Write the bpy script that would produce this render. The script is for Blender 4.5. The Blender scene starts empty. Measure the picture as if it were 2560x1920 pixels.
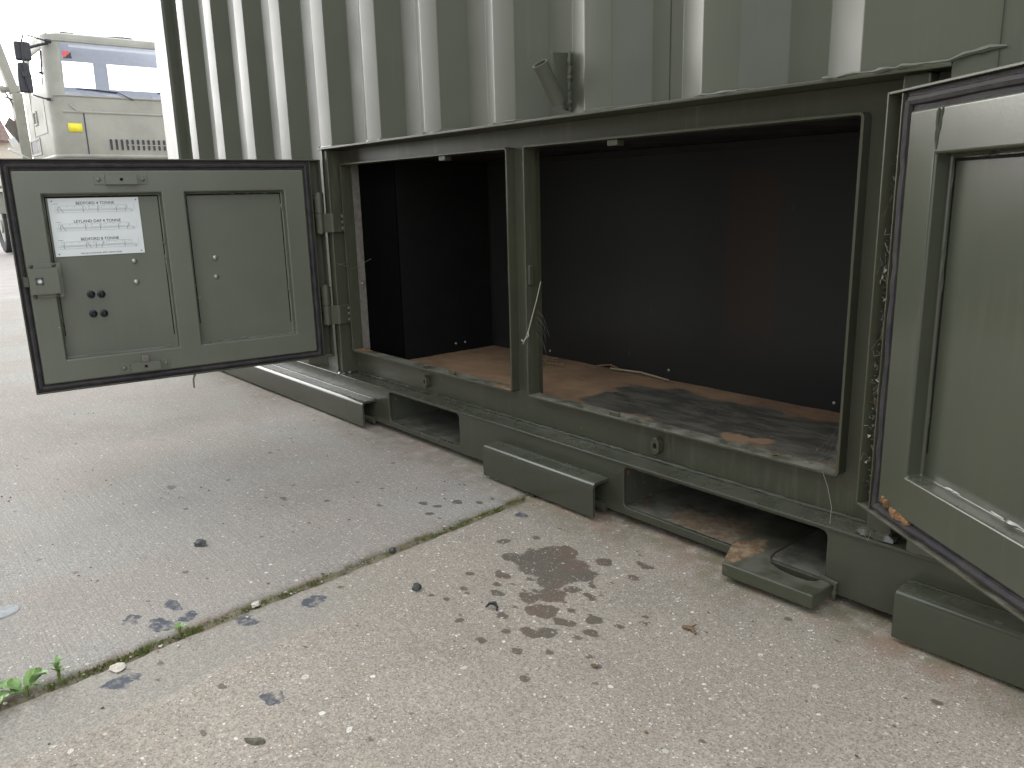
import bpy, bmesh, math, random
import numpy as np
from mathutils import Vector, Matrix
random.seed(7); np.random.seed(7)
S = bpy.context.scene
COL = S.collection

# ------------------------------------------------------------------ camera
cam = bpy.data.cameras.new('camera'); camo = bpy.data.objects.new('camera', cam); COL.objects.link(camo)
cam.sensor_width = 36.0; cam.lens = 27.95; cam.clip_start = 0.02; cam.clip_end = 2000
M = Matrix(((0.64314, -0.15932, 0.74899, 0.0),
            (0.76534, 0.16559, -0.62196, -1.0),
            (-0.02493, 0.97324, 0.22844, 0.555),
            (0, 0, 0, 1)))
camo.matrix_world = M
S.camera = camo
S.cycles.max_bounces = 6; S.cycles.diffuse_bounces = 3; S.cycles.glossy_bounces = 3; S.cycles.transparent_max_bounces = 6
S.cycles.use_adaptive_sampling = True; S.cycles.adaptive_threshold = 0.02

# ------------------------------------------------------------------ sky and sun
W = bpy.data.worlds.new('World'); S.world = W; W.use_nodes = True
wn = W.node_tree.nodes; wl = W.node_tree.links; wn.clear()
SUN_EL, SUN_DIR = math.radians(15), Vector((-0.99, -0.09, 0))
sky = wn.new('ShaderNodeTexSky'); sky.sky_type = 'NISHITA'; sky.sun_disc = False
sky.sun_elevation = SUN_EL; sky.sun_rotation = math.atan2(SUN_DIR.x, SUN_DIR.y)
sky.air_density = 1.0; sky.dust_density = 4.0; sky.ozone_density = 1.0
hsv = wn.new('ShaderNodeHueSaturation'); hsv.inputs['Saturation'].default_value = 0.16
bg = wn.new('ShaderNodeBackground'); bg.inputs['Strength'].default_value = 0.15
wo = wn.new('ShaderNodeOutputWorld')
cld = wn.new('ShaderNodeMix'); cld.data_type = 'RGBA'; cld.inputs[0].default_value = 0.75      # even layer of cloud over the clear sky
cld.inputs[7].default_value = (4.5, 4.8, 5.15, 1)
wl.new(sky.outputs[0], hsv.inputs['Color']); wl.new(hsv.outputs[0], cld.inputs[6]); wl.new(cld.outputs[2], bg.inputs['Color']); wl.new(bg.outputs[0], wo.inputs['Surface'])
sl = bpy.data.lights.new('sun', 'SUN'); sl.energy = 1.0; sl.angle = math.radians(75); sl.color = (1.0, 0.995, 0.985)
so = bpy.data.objects.new('sun', sl); COL.objects.link(so)
d = SUN_DIR.normalized() * math.cos(SUN_EL) + Vector((0, 0, math.sin(SUN_EL)))
so.rotation_euler = (-d).to_track_quat('-Z', 'Y').to_euler(); so.location = d * 30
S.view_settings.view_transform = 'Standard'; S.view_settings.look = 'None'
S.view_settings.exposure = 1.62; S.view_settings.gamma = 1.0

# ------------------------------------------------------------------ material helpers
def newmat(name):
    m = bpy.data.materials.new(name); m.use_nodes = True
    nt = m.node_tree; nt.nodes.clear()
    o = nt.nodes.new('ShaderNodeOutputMaterial'); p = nt.nodes.new('ShaderNodeBsdfPrincipled')
    nt.links.new(p.outputs[0], o.inputs['Surface'])
    return m, nt, p
class NT:
    def __init__(s, nt): s.nt = nt; s.tc = None
    def n(s, t, **kw):
        nd = s.nt.nodes.new(t)
        for k, v in kw.items(): setattr(nd, k, v)
        return nd
    def l(s, a, b): s.nt.links.new(a, b)
    def coord(s):
        if s.tc is None: s.tc = s.n('ShaderNodeTexCoord')
        return s.tc.outputs['Object']
    def mapping(s, scale=(1, 1, 1), loc=(0, 0, 0)):
        m = s.n('ShaderNodeMapping'); m.inputs['Scale'].default_value = scale; m.inputs['Location'].default_value = loc
        s.l(s.coord(), m.inputs['Vector']); return m.outputs[0]
    def noise(s, scale, detail=4, rough=0.55, vec=None):
        t = s.n('ShaderNodeTexNoise'); t.inputs['Scale'].default_value = scale; t.inputs['Detail'].default_value = detail; t.inputs['Roughness'].default_value = rough
        s.l(vec if vec is not None else s.coord(), t.inputs['Vector']); return t.outputs['Fac']
    def vor(s, scale, vec=None, feature='F1'):
        t = s.n('ShaderNodeTexVoronoi', feature=feature); t.inputs['Scale'].default_value = scale
        s.l(vec if vec is not None else s.coord(), t.inputs['Vector']); return t
    def math(s, op, a, b=None, clamp=False):
        m = s.n('ShaderNodeMath', operation=op); m.use_clamp = clamp
        for i, v in enumerate((a, b)):
            if v is None: continue
            if isinstance(v, (int, float)): m.inputs[i].default_value = v
            else: s.l(v, m.inputs[i])
        return m.outputs[0]
    def ramp(s, fac, a, b):      # smooth map a..b -> 0..1
        m = s.n('ShaderNodeMapRange'); m.interpolation_type = 'SMOOTHSTEP'
        m.inputs['From Min'].default_value = a; m.inputs['From Max'].default_value = b
        s.l(fac, m.inputs['Value']); return m.outputs[0]
    def mix(s, fac, a, b, blend='MIX'):
        m = s.n('ShaderNodeMix', data_type='RGBA', blend_type=blend)
        if isinstance(fac, (int, float)): m.inputs['Factor'].default_value = fac
        else: s.l(fac, m.inputs['Factor'])
        for k, v in (('A', a), ('B', b)):
            i = [q for q in m.inputs if q.name == k and q.type == 'RGBA'][0]
            if isinstance(v, tuple): i.default_value = (*v[:3], 1)
            else: s.l(v, i)
        return [q for q in m.outputs if q.type == 'RGBA'][0]
    def bump(s, h, strength, dist, normal=None):
        b = s.n('ShaderNodeBump'); b.inputs['Strength'].default_value = strength; b.inputs['Distance'].default_value = dist
        s.l(h, b.inputs['Height'])
        if normal is not None: s.l(normal, b.inputs['Normal'])
        return b.outputs[0]

def paint(name, col, rough=0.4, dust=0.35, specks=True, spec=0.5, wear=None, dirt=0.25, spot=None, streak=0.0):
    m, nt, p = newmat(name); q = NT(nt)
    big = q.ramp(q.noise(3.2, 3, 0.6), 0.3, 0.75)
    c2 = tuple(v * 0.82 for v in col)
    c = q.mix(big, col, c2)
    fine = q.ramp(q.noise(46, 3, 0.7), 0.52, 0.8)
    c = q.mix(q.math('MULTIPLY', fine, dirt), c, (0.10, 0.088, 0.062))
    geo = q.n('ShaderNodeNewGeometry'); sx = q.n('ShaderNodeSeparateXYZ'); q.l(geo.outputs['Normal'], sx.inputs[0])
    upf = q.ramp(sx.outputs['Z'], 0.75, 0.98)
    dn = q.ramp(q.noise(22, 4, 0.72), 0.34, 0.62)
    dfac = q.math('MULTIPLY', q.math('MULTIPLY', upf, dn), dust)
    c = q.mix(dfac, c, (0.23, 0.215, 0.175))
    if wear:
        wv = q.ramp(q.noise(60, 4, 0.75), wear, wear + 0.06)
        c = q.mix(wv, c, (0.21, 0.10, 0.045))
    if streak:
        st = q.ramp(q.noise(1.0, 4, 0.7, q.mapping((70, 70, 5))), 0.50, 0.78)
        st = q.math('MULTIPLY', st, q.ramp(q.noise(4.5, 2, 0.6), 0.38, 0.62))
        c = q.mix(q.math('MULTIPLY', st, streak), c, (0.20, 0.19, 0.145))
    if spot:
        d = q.n('ShaderNodeVectorMath', operation='MULTIPLY_ADD'); q.l(q.coord(), d.inputs[0]); d.inputs[1].default_value = spot[1]; d.inputs[2].default_value = tuple(-a * b for a, b in zip(spot[0], spot[1]))
        ln_ = q.n('ShaderNodeVectorMath', operation='LENGTH'); q.l(d.outputs[0], ln_.inputs[0])
        sf = q.ramp(q.math('ADD', ln_.outputs['Value'], q.math('MULTIPLY', q.math('SUBTRACT', q.noise(55, 4, 0.7), 0.5), 1.6)), 1.1, 0.7)
        c = q.mix(q.math('MULTIPLY', sf, spot[2]), c, q.mix(q.ramp(q.noise(90, 3, 0.7), 0.4, 0.6), (0.34, 0.25, 0.16), (0.20, 0.115, 0.06)))
    if specks:
        v = q.vor(75); sp = q.n('ShaderNodeSeparateColor'); q.l(v.outputs['Color'], sp.inputs[0])
        th = q.math('MULTIPLY', q.math('SUBTRACT', sp.outputs[0], 0.972), 3.2)
        sf = q.math('LESS_THAN', v.outputs['Distance'], th)
        c = q.mix(q.math('MULTIPLY', sf, 0.75), c, (0.55, 0.54, 0.48))
    q.l(c, p.inputs['Base Color'])
    r = q.math('ADD', q.math('MULTIPLY', big, 0.10), rough - 0.05)
    r = q.math('ADD', r, q.math('MULTIPLY', dfac, 0.5), clamp=True)
    q.l(r, p.inputs['Roughness'])
    p.inputs['Specular IOR Level'].default_value = spec
    nb = q.bump(q.noise(420, 1, 0.6), 0.02, 0.002)
    q.l(nb, p.inputs['Normal'])
    return m
def simple(name, col, rough=0.6, metal=0.0, var=0.3, scale=25, bump=0.15, spec=0.5, col2=None):
    m, nt, p = newmat(name); q = NT(nt)
    n = q.ramp(q.noise(scale, 4, 0.65), 0.3, 0.72)
    c2 = col2 if col2 else tuple(v * (1 - var) for v in col)
    q.l(q.mix(n, col, c2), p.inputs['Base Color'])
    q.l(q.math('ADD', q.math('MULTIPLY', n, 0.2), rough - 0.1, clamp=True), p.inputs['Roughness'])
    p.inputs['Metallic'].default_value = metal; p.inputs['Specular IOR Level'].default_value = spec
    if bump: q.l(q.bump(q.noise(scale * 6, 2, 0.6), bump, 0.002), p.inputs['Normal'])
    return m

GREEN = (0.096, 0.100, 0.073)
MAT = {}
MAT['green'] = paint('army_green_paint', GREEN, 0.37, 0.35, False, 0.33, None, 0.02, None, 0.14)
MAT['door'] = paint('lit_green_door_paint', (0.134, 0.139, 0.104), 0.36, 0.45, True, 0.5, None, 0.06, None, 0.12)  # left door: the shared door paint, lightened for the light it gets
MAT['doorshaded'] = paint('shaded_green_door_gloss', (0.064, 0.069, 0.047), 0.24, 0.35, True, 0.7, None, 0.06, None, 0.10)  # right door: same paint, glossier, with its shade put into the colour
MAT['frame'] = paint('army_green_frame_paint', (0.060, 0.061, 0.038), 0.40, 0.6, True, 0.5, 0.725, 0.35, None, 0.30)
MAT['rail'] = paint('army_green_rail_paint', (0.052, 0.055, 0.037), 0.25, 0.12, False, 0.65, 0.77, 0.12, None, 0.06)
MAT['pocket'] = paint('worn_green_pocket_paint', (0.06, 0.062, 0.048), 0.6, 0.4, False, 0.4, 0.60, 0.5, ((-0.70, 0.02, 0.026), (9, 18, 10), 0.45))
MAT['tongue'] = paint('worn_green_plate_paint', (0.058, 0.060, 0.038), 0.4, 0.3, False, 0.5, 0.68, 0.3, ((-0.635, -0.030, 0.03), (40, 17, 20), 0.8))
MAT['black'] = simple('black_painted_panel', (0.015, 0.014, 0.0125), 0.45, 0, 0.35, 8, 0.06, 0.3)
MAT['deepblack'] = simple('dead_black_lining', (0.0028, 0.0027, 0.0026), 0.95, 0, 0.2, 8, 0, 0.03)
MAT['groove_shade'] = simple('black_groove_shade', (0.012, 0.011, 0.009), 0.9, 0, 0.4, 120, 0.2, 0.2)  # near-black for the shade painted into the door recess edges
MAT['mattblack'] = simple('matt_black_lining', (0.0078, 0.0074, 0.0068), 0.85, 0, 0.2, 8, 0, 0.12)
MAT['rubber'] = simple('black_rubber_seal', (0.026, 0.024, 0.028), 0.7, 0, 0.5, 40, 0.3, 0.25, (0.055, 0.048, 0.044))
MAT['galv'] = simple('galvanised_steel', (0.19, 0.168, 0.140), 0.7, 0.0, 0.35, 60, 0.1)
MAT['steel'] = simple('dull_steel', (0.42, 0.41, 0.38), 0.42, 0.7, 0.3, 80, 0.1)
MAT['blackbolt'] = simple('black_bolt', (0.018, 0.019, 0.024), 0.42, 0.2, 0.3, 80, 0.1)
MAT['rustbolt'] = simple('painted_rusty_bolt', (0.10, 0.10, 0.075), 0.6, 0, 0.5, 160, 0.3, 0.5, (0.10, 0.055, 0.03))
MAT['dark'] = simple('dark_void', (0.008, 0.008, 0.008), 0.9, 0, 0.1, 10, 0)
MAT['string'] = simple('pale_string', (0.36, 0.335, 0.27), 0.9, 0, 0.25, 300, 0)
MAT['straw'] = simple('dull_straw', (0.27, 0.22, 0.14), 0.9, 0, 0.3, 200, 0)
MAT['web'] = simple('cobweb_silk', (0.20, 0.19, 0.17), 0.9, 0, 0.2, 200, 0)
MAT['foam'] = simple('rusty_sealant', (0.30, 0.16, 0.07), 0.9, 0, 0.6, 120, 0.6)
MAT['rustsill'] = simple('rusty_sill', (0.33, 0.20, 0.09), 0.8, 0, 0.7, 70, 0.4)
MAT['plate'] = simple('white_plate', (0.74, 0.76, 0.74), 0.4, 0, 0.04, 12, 0.02)
MAT['ink'] = simple('dark_ink', (0.05, 0.05, 0.055), 0.6, 0, 0.2, 100, 0)
MAT['inkmid'] = simple('mid_ink', (0.22, 0.22, 0.24), 0.6, 0, 0.1, 100, 0)
MAT['inkgrey'] = simple('grey_ink', (0.45, 0.46, 0.47), 0.6, 0, 0.1, 100, 0)

# ------------------------------------------------------------------ mesh helpers
class MB:
    def __init__(s): s.v = []; s.f = []; s.mi = []; s.cur = 0
    def add(s, vs, fs):
        b = len(s.v); s.v += [tuple(map(float, p)) for p in vs]
        for f in fs: s.f.append(tuple(b + i for i in f)); s.mi.append(s.cur)
    def box(s, x0, x1, y0, y1, z0, z1):
        s.add([(x0, y0, z0), (x1, y0, z0), (x1, y1, z0), (x0, y1, z0), (x0, y0, z1), (x1, y0, z1), (x1, y1, z1), (x0, y1, z1)],
              [(0, 3, 2, 1), (4, 5, 6, 7), (0, 1, 5, 4), (1, 2, 6, 5), (2, 3, 7, 6), (3, 0, 4, 7)])
    def bar(s, a, b, w, h, up=(0, 0, 1)):
        a, b = Vector(a), Vector(b); t = (b - a).normalized(); u = Vector(up); sd = t.cross(u).normalized(); u = sd.cross(t)
        vs = []
        for p in (a, b):
            for i, j in ((-1, -1), (1, -1), (1, 1), (-1, 1)): vs.append(p + sd * (w / 2 * i) + u * (h / 2 * j))
        s.add(vs, [(0, 1, 2, 3), (7, 6, 5, 4), (0, 4, 5, 1), (1, 5, 6, 2), (2, 6, 7, 3), (3, 7, 4, 0)])
    def tube(s, pts, r, n=8, cap=True, flat=1.0):
        pts = [Vector(p) for p in pts]; m = len(pts); rs = r if isinstance(r, (list, tuple)) else [r] * m
        vs = []; fs = []; ref = None
        for i, p in enumerate(pts):
            t = (pts[min(i + 1, m - 1)] - pts[max(i - 1, 0)]).normalized()
            if ref is None:
                ref = Vector((0, 0, 1)) if abs(t.z) < 0.9 else Vector((1, 0, 0))
            a = t.cross(ref).normalized(); b = a.cross(t); ref = b
            for k in range(n):
                g = 2 * math.pi * k / n
                vs.append(p + a * (math.cos(g) * rs[i]) + b * (math.sin(g) * rs[i] * flat))
        for i in range(m - 1):
            for k in range(n):
                k2 = (k + 1) % n
                fs.append((i * n + k, i * n + k2, (i + 1) * n + k2, (i + 1) * n + k))
        if cap: fs.append(tuple(reversed(range(n)))); fs.append(tuple((m - 1) * n + k for k in range(n)))
        s.add(vs, fs)
    def prism(s, poly, axis, a, b):
        # poly: list of 2d points; axis: which coordinate is extruded from a to b
        n = len(poly)
        def P(p, t):
            return {'x': (t, p[0], p[1]), 'y': (p[0], t, p[1]), 'z': (p[0], p[1], t)}[axis]
        s.add([P(p, a) for p in poly] + [P(p, b) for p in poly],
              [tuple(range(n)), tuple(reversed(range(n, 2 * n)))] + [(i, i + n, (i + 1) % n + n, (i + 1) % n) for i in range(n)])
    def ring(s, o, i, axis, a, b):
        # rectangular ring o=(x0,x1,z0,z1) outer, i inner (same point order), extruded
        def R(q): return [(q[0], q[2]), (q[1], q[2]), (q[1], q[3]), (q[0], q[3])]
        O, I = R(o), R(i)
        s.loopring(O, I, axis, a, b)
    def loopring(s, O, I, axis, a, b):
        n = len(O)
        def P(p, t): return {'x': (t, p[0], p[1]), 'y': (p[0], t, p[1]), 'z': (p[0], p[1], t)}[axis]
        vs = [P(p, a) for p in O] + [P(p, a) for p in I] + [P(p, b) for p in O] + [P(p, b) for p in I]
        fs = []
        for k in range(n):
            k2 = (k + 1) % n
            fs += [(k, k2, n + k2, n + k), (2 * n + k2, 2 * n + k, 3 * n + k, 3 * n + k2), (k2, k, 2 * n + k, 2 * n + k2), (n + k, n + k2, 3 * n + k2, 3 * n + k)]
        s.add(vs, fs)
    def dome(s, c, ax, r, h, n=10):
        # bolt head: short dome on a disc along axis ax
        c = Vector(c); ax = Vector(ax).normalized(); a = ax.orthogonal().normalized(); b = ax.cross(a)
        vs = []; fs = []
        for rr, hh in ((1, 0), (1, 0.35), (0.8, 0.75), (0.4, 1.0)):
            for k in range(n):
                g = 2 * math.pi * k / n; vs.append(c + ax * (h * hh) + a * (math.cos(g) * r * rr) + b * (math.sin(g) * r * rr))
        for i in range(3):
            for k in range(n):
                k2 = (k + 1) % n; fs.append((i * n + k, i * n + k2, (i + 1) * n + k2, (i + 1) * n + k))
        fs.append(tuple(3 * n + k for k in range(n)))
        s.add(vs, fs)
    def build(s, name, mat, parent=None, bevel=0.0, seg=2, smooth=False, recalc=True):
        me = bpy.data.meshes.new(name); me.from_pydata(s.v, [], s.f)
        if recalc:
            bm = bmesh.new(); bm.from_mesh(me)
            bmesh.ops.recalc_face_normals(bm, faces=bm.faces); bm.to_mesh(me); bm.free()
        mats = mat if isinstance(mat, (list, tuple)) else [mat]
        for q in mats: me.materials.append(MAT[q] if isinstance(q, str) else q)
        if len(mats) > 1: me.polygons.foreach_set('material_index', s.mi)
        o = link(name, me, parent)
        if bevel:
            me.polygons.foreach_set('use_smooth', [True] * len(me.polygons))
            bv = o.modifiers.new('bevel', 'BEVEL'); bv.width = bevel; bv.segments = seg; bv.limit_method = 'ANGLE'; bv.angle_limit = math.radians(35); bv.harden_normals = True
        elif smooth:
            me.polygons.foreach_set('use_smooth', [True] * len(me.polygons)); me.set_sharp_from_angle(angle=math.radians(38))
        return o
def link(name, data, parent=None):
    o = bpy.data.objects.new(name, data); COL.objects.link(o)
    if parent is not None:
        o.parent = parent
        if parent.get('_world'): o.matrix_parent_inverse = Matrix.Translation(-parent.location)
    return o
def tag(o, label, cat, group=None):
    o['label'] = label; o['category'] = cat
    if group: o['group'] = group
    return o
def thing(name, label, cat, loc=(0, 0, 0), group=None):
    o = bpy.data.objects.new(name, None); COL.objects.link(o); o.location = loc; o.empty_display_size = 0.1
    o['_world'] = 1
    return tag(o, label, cat, group)
def kind(o, k): o['kind'] = k; return o
def rrect(x0, x1, z0, z1, r, n=4):
    out = []
    for cx, cz, a0 in ((x0 + r, z0 + r, 180), (x1 - r, z0 + r, 270), (x1 - r, z1 - r, 0), (x0 + r, z1 - r, 90)):
        for i in range(n + 1):
            a = math.radians(a0 + 90 * i / n); out.append((cx + r * math.cos(a), cz + r * math.sin(a)))
    return out
def holed_plate(name, outer, holes, axis, a, b, mat, parent, bevel=0.0):
    bm = bmesh.new()
    P = lambda p: {'x': (a, p[0], p[1]), 'y': (p[0], a, p[1]), 'z': (p[0], p[1], a)}[axis]
    es = []
    for loop in [outer] + holes:
        vs = [bm.verts.new(P(p)) for p in loop]
        es += [bm.edges.new((vs[i], vs[(i + 1) % len(vs)])) for i in range(len(vs))]
    bmesh.ops.triangle_fill(bm, use_beauty=True, use_dissolve=False, edges=es)
    ext = bmesh.ops.extrude_face_region(bm, geom=list(bm.faces))
    off = {'x': (b - a, 0, 0), 'y': (0, b - a, 0), 'z': (0, 0, b - a)}[axis]
    bmesh.ops.translate(bm, vec=off, verts=[e for e in ext['geom'] if isinstance(e, bmesh.types.BMVert)])
    bmesh.ops.recalc_face_normals(bm, faces=bm.faces)
    me = bpy.data.meshes.new(name); bm.to_mesh(me); bm.free()
    me.materials.append(MAT[mat] if isinstance(mat, str) else mat)
    o = link(name, me, parent)
    if bevel:
        me.polygons.foreach_set('use_smooth', [True] * len(me.polygons))
        bv = o.modifiers.new('bevel', 'BEVEL'); bv.width = bevel; bv.segments = 2; bv.limit_method = 'ANGLE'; bv.angle_limit = math.radians(40); bv.harden_normals = True
    return o
def fillet(pts, r, n=4):
    out = [pts[0]]
    for i in range(1, len(pts) - 1):
        p, a, b = Vector(pts[i]), Vector(pts[i - 1]), Vector(pts[i + 1])
        u = (a - p); v = (b - p); lu, lv = u.length, v.length; u.normalize(); v.normalize()
        ang = u.angle(v)
        if ang > math.radians(176): out.append(tuple(p)); continue
        t = min(r / math.tan(ang / 2), 0.45 * lu, 0.45 * lv)
        p1, p2 = p + u * t, p + v * t
        for k in range(n + 1):
            s = k / n; out.append(tuple(p1 * (1 - s) ** 2 + p * (2 * s * (1 - s)) + p2 * s * s))
    out.append(pts[-1]); return out
def bead(mb, path, r, step=0.006, jit=0.35, n=6, rnd=random):
    # lumpy weld bead along a polyline
    pts = []; rs = []
    for a, b in zip(path[:-1], path[1:]):
        a, b = Vector(a), Vector(b); k = max(1, int((b - a).length / step))
        for i in range(k):
            p = a.lerp(b, i / k); pts.append(p + Vector([rnd.uniform(-1, 1) * r * jit * 0.6 for _ in range(3)])); rs.append(r * (1 + rnd.uniform(-jit, jit)))
    pts.append(Vector(path[-1])); rs.append(r * 0.5); rs[0] = r * 0.5
    mb.tube(pts, rs, n)

# numpy value noise
def vnoise(x, y, seed=0):
    xi = np.floor(x).astype(np.int64); yi = np.floor(y).astype(np.int64); xf = x - xi; yf = y - yi
    def h(a, b):
        n = (a * 374761393 + b * 668265263 + seed * 1442695041) & 0x7fffffff
        n = ((n ^ (n >> 13)) * 1274126177) & 0x7fffffff
        return ((n ^ (n >> 16)) & 0xffff) / 65535.0
    u = xf * xf * (3 - 2 * xf); v = yf * yf * (3 - 2 * yf)
    return (h(xi, yi) * (1 - u) + h(xi + 1, yi) * u) * (1 - v) + (h(xi, yi + 1) * (1 - u) + h(xi + 1, yi + 1) * u) * v
def fbm(x, y, o=4, seed=0):
    t = 0; a = 0.5; s = 0
    for i in range(o): t = t + a * vnoise(x * 2 ** i, y * 2 ** i, seed + i); s += a; a *= 0.55
    return t / s
def sstep(a, b, x): t = np.clip((x - a) / (b - a), 0, 1); return t * t * (3 - 2 * t)

# ================================================================== GROUND
def concrete(name, base, alt, fleck, brush):
    m, nt, p = newmat(name); q = NT(nt)
    att = q.n('ShaderNodeAttribute'); att.attribute_name = 'mask'
    sp = q.n('ShaderNodeSeparateColor'); q.l(att.outputs['Color'], sp.inputs[0])
    oil, blue, moss = sp.outputs[0], sp.outputs[1], sp.outputs[2]; smooth = att.outputs['Alpha']
    rough_ = q.math('SUBTRACT', 1.0, smooth)
    c = q.mix(q.ramp(q.noise(1.7, 3, 0.6), 0.40, 0.58), base, alt)
    c = q.mix(q.math('MULTIPLY', q.ramp(q.noise(3.1, 4, 0.65, q.mapping((1, 1, 1), (3, 7, 0))), 0.48, 0.66), 0.35), c, tuple(v * 0.66 for v in base))
    c = q.mix(q.math('MULTIPLY', q.ramp(q.noise(7, 3, 0.65), 0.45, 0.72), 0.45), c, tuple(v * 0.78 for v in base))
    c = q.mix(smooth, c, (0.335, 0.312, 0.268))
    # cement grain
    g = q.noise(330, 2, 0.75)
    c = q.mix(q.math('MULTIPLY', q.ramp(g, 0.40, 0.62), 0.7), c, tuple(v * 0.50 for v in base))
    g2 = q.noise(120, 3, 0.7)
    c = q.mix(q.math('MULTIPLY', q.ramp(g2, 0.48, 0.68), 0.26), c, tuple(min(1, v * 1.5) for v in alt))
    if brush:
        bn = q.noise(1.0, 3, 0.75, q.mapping((5, 260, 1)))
        c = q.mix(q.math('MULTIPLY', q.ramp(bn, 0.46, 0.66), 0.26), c, tuple(v * 0.6 for v in base))
    h = q.math('ADD', q.math('MULTIPLY', g, 0.5), q.math('MULTIPLY', g2, 0.8))
    if brush: h = q.math('ADD', h, q.math('MULTIPLY', bn, 1.2))
    # stains (shapes held in the mesh attribute, edges broken by the grain)
    en = q.math('MULTIPLY', q.math('SUBTRACT', q.noise(110, 4, 0.78), 0.5), 0.95)
    of = q.ramp(q.math('ADD', oil, en), 0.34, 0.62)
    oc = q.mix(q.ramp(q.noise(14, 2, 0.6), 0.42, 0.62), (0.072, 0.061, 0.044), (0.098, 0.061, 0.044))
    c = q.mix(q.math('MULTIPLY', of, 0.77), c, oc)
    # exposed aggregate at two sizes
    for sc, hi, lo, k in fleck:
        wv = q.n('ShaderNodeVectorMath', operation='MULTIPLY_ADD')
        nz = q.n('ShaderNodeTexNoise'); nz.inputs['Detail'].default_value = 1; nz.inputs['Scale'].default_value = sc * 0.9; q.l(q.coord(), nz.inputs['Vector'])
        q.l(nz.outputs['Color'], wv.inputs[0]); wv.inputs[1].default_value = (0.9 / sc,) * 3; q.l(q.coord(), wv.inputs[2])
        v = q.vor(sc, wv.outputs[0]); cs = q.n('ShaderNodeSeparateColor'); q.l(v.outputs['Color'], cs.inputs[0])
        tw = q.math('MULTIPLY', q.math('SUBTRACT', cs.outputs[0], hi), k)
        lw = q.math('MULTIPLY', q.math('LESS_THAN', v.outputs['Distance'], tw), rough_)
        tone = q.mix(cs.outputs[1], (0.50, 0.46, 0.38), (0.80, 0.77, 0.71))
        tone = q.mix(q.math('GREATER_THAN', cs.outputs[2], 0.8), tone, (0.42, 0.30, 0.20))
        c = q.mix(q.math('MULTIPLY', lw, q.math('SUBTRACT', 0.8, q.math('MULTIPLY', of, 0.3))), c, tone)
        td = q.math('MULTIPLY', q.math('SUBTRACT', lo, cs.outputs[0]), k)
        ld = q.math('MULTIPLY', q.math('LESS_THAN', v.outputs['Distance'], td), rough_)
        c = q.mix(q.math('MULTIPLY', ld, 0.7), c, (0.09, 0.085, 0.08))
    bf = q.ramp(q.math('ADD', blue, q.math('MULTIPLY', en, 1.3)), 0.40, 0.60)
    c = q.mix(q.math('MULTIPLY', bf, q.ramp(q.noise(60, 3, 0.7), 0.30, 0.55)), c, (0.085, 0.09, 0.105))
    mf = q.math('MULTIPLY', moss, q.ramp(q.noise(30, 3, 0.7), 0.28, 0.6))
    c = q.mix(mf, c, q.mix(q.ramp(q.noise(12, 3, 0.6), 0.45, 0.6), (0.115, 0.10, 0.045), (0.20, 0.115, 0.07)))
    q.l(c, p.inputs['Base Color'])
    q.l(q.math('SUBTRACT', 0.9, q.math('MULTIPLY', of, 0.30)), p.inputs['Roughness'])
    p.inputs['Specular IOR Level'].default_value = 0.35
    q.l(q.bump(h, 0.55, 0.0022), p.inputs['Normal'])
    return m
FLR = [(90, 0.948, 0.03, 7.5), (190, 0.88, 0.08, 3.6), (420, 0.80, 0.20, 2.4)]
FLL = [(130, 0.945, 0.03, 6.5), (300, 0.84, 0.11, 2.6)]
MAT['slabR'] = concrete('exposed_aggregate_concrete', (0.365, 0.318, 0.260), (0.412, 0.355, 0.297), FLR, False)
MAT['slabL'] = concrete('brushed_concrete', (0.380, 0.356, 0.318), (0.380, 0.328, 0.283), FLL, True)

def xj(y): return -1.078 + (-0.112 - y) * 0.085          # the joint line between the slabs
OIL = [(-0.835, -0.235, 0.075, 0.050), (-0.860, -0.200, 0.04, 0.03), (-0.785, -0.222, 0.030, 0.022), (-0.80, -0.275, 0.03, 0.018), (-0.757, -0.268, 0.016, 0.012),
       (-0.768, -0.300, 0.030, 0.016), (-0.786, -0.328, 0.020, 0.015), (-0.744, -0.338, 0.026, 0.017), (-0.712, -0.390, 0.020, 0.012),
       (-0.697, -0.372, 0.016, 0.011), (-0.700, -0.338, 0.022, 0.010), (-0.676, -0.305, 0.015, 0.010), (-0.659, -0.333, 0.014, 0.008),
       (-0.902, -0.262, 0.016, 0.014), (-0.825, -0.357, 0.018, 0.007), (-0.769, -0.389, 0.011, 0.008), (-0.86, -0.31, 0.02, 0.008),
       (-0.845, -0.335, 0.009, 0.007), (-0.79, -0.165, 0.017, 0.012), (-0.735, -0.130, 0.020, 0.008), (-0.955, -0.235, 0.012, 0.010),
       (-0.725, -0.175, 0.012, 0.007), (-0.725, -0.265, 0.015, 0.006), (-0.93, -0.185, 0.010, 0.008), (-0.90, -0.345, 0.010, 0.006),
       (-0.735, -0.41, 0.008, 0.006), (-0.74, -0.45, 0.010, 0.006), (-0.69, -0.43, 0.010, 0.006), (-0.66, -0.40, 0.008, 0.005), (-0.80, -0.44, 0.009, 0.006),
       (-1.15, -0.185, 0.014, 0.009), (-1.19, -0.235, 0.013, 0.008), (-1.16, -0.225, 0.010, 0.006), (-1.14, -0.255, 0.011, 0.007), (-1.24, -0.30, 0.009, 0.006), (-1.12, -0.155, 0.008, 0.006),
       (-1.40, -0.42, 0.016, 0.006), (-1.33, -0.36, 0.010, 0.005), (-1.07, -0.33, 0.008, 0.006), (-1.62, -0.56, 0.016, 0.007), (-0.64, -0.46, 0.010, 0.006), (-0.60, -0.38, 0.009, 0.006)]
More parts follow.
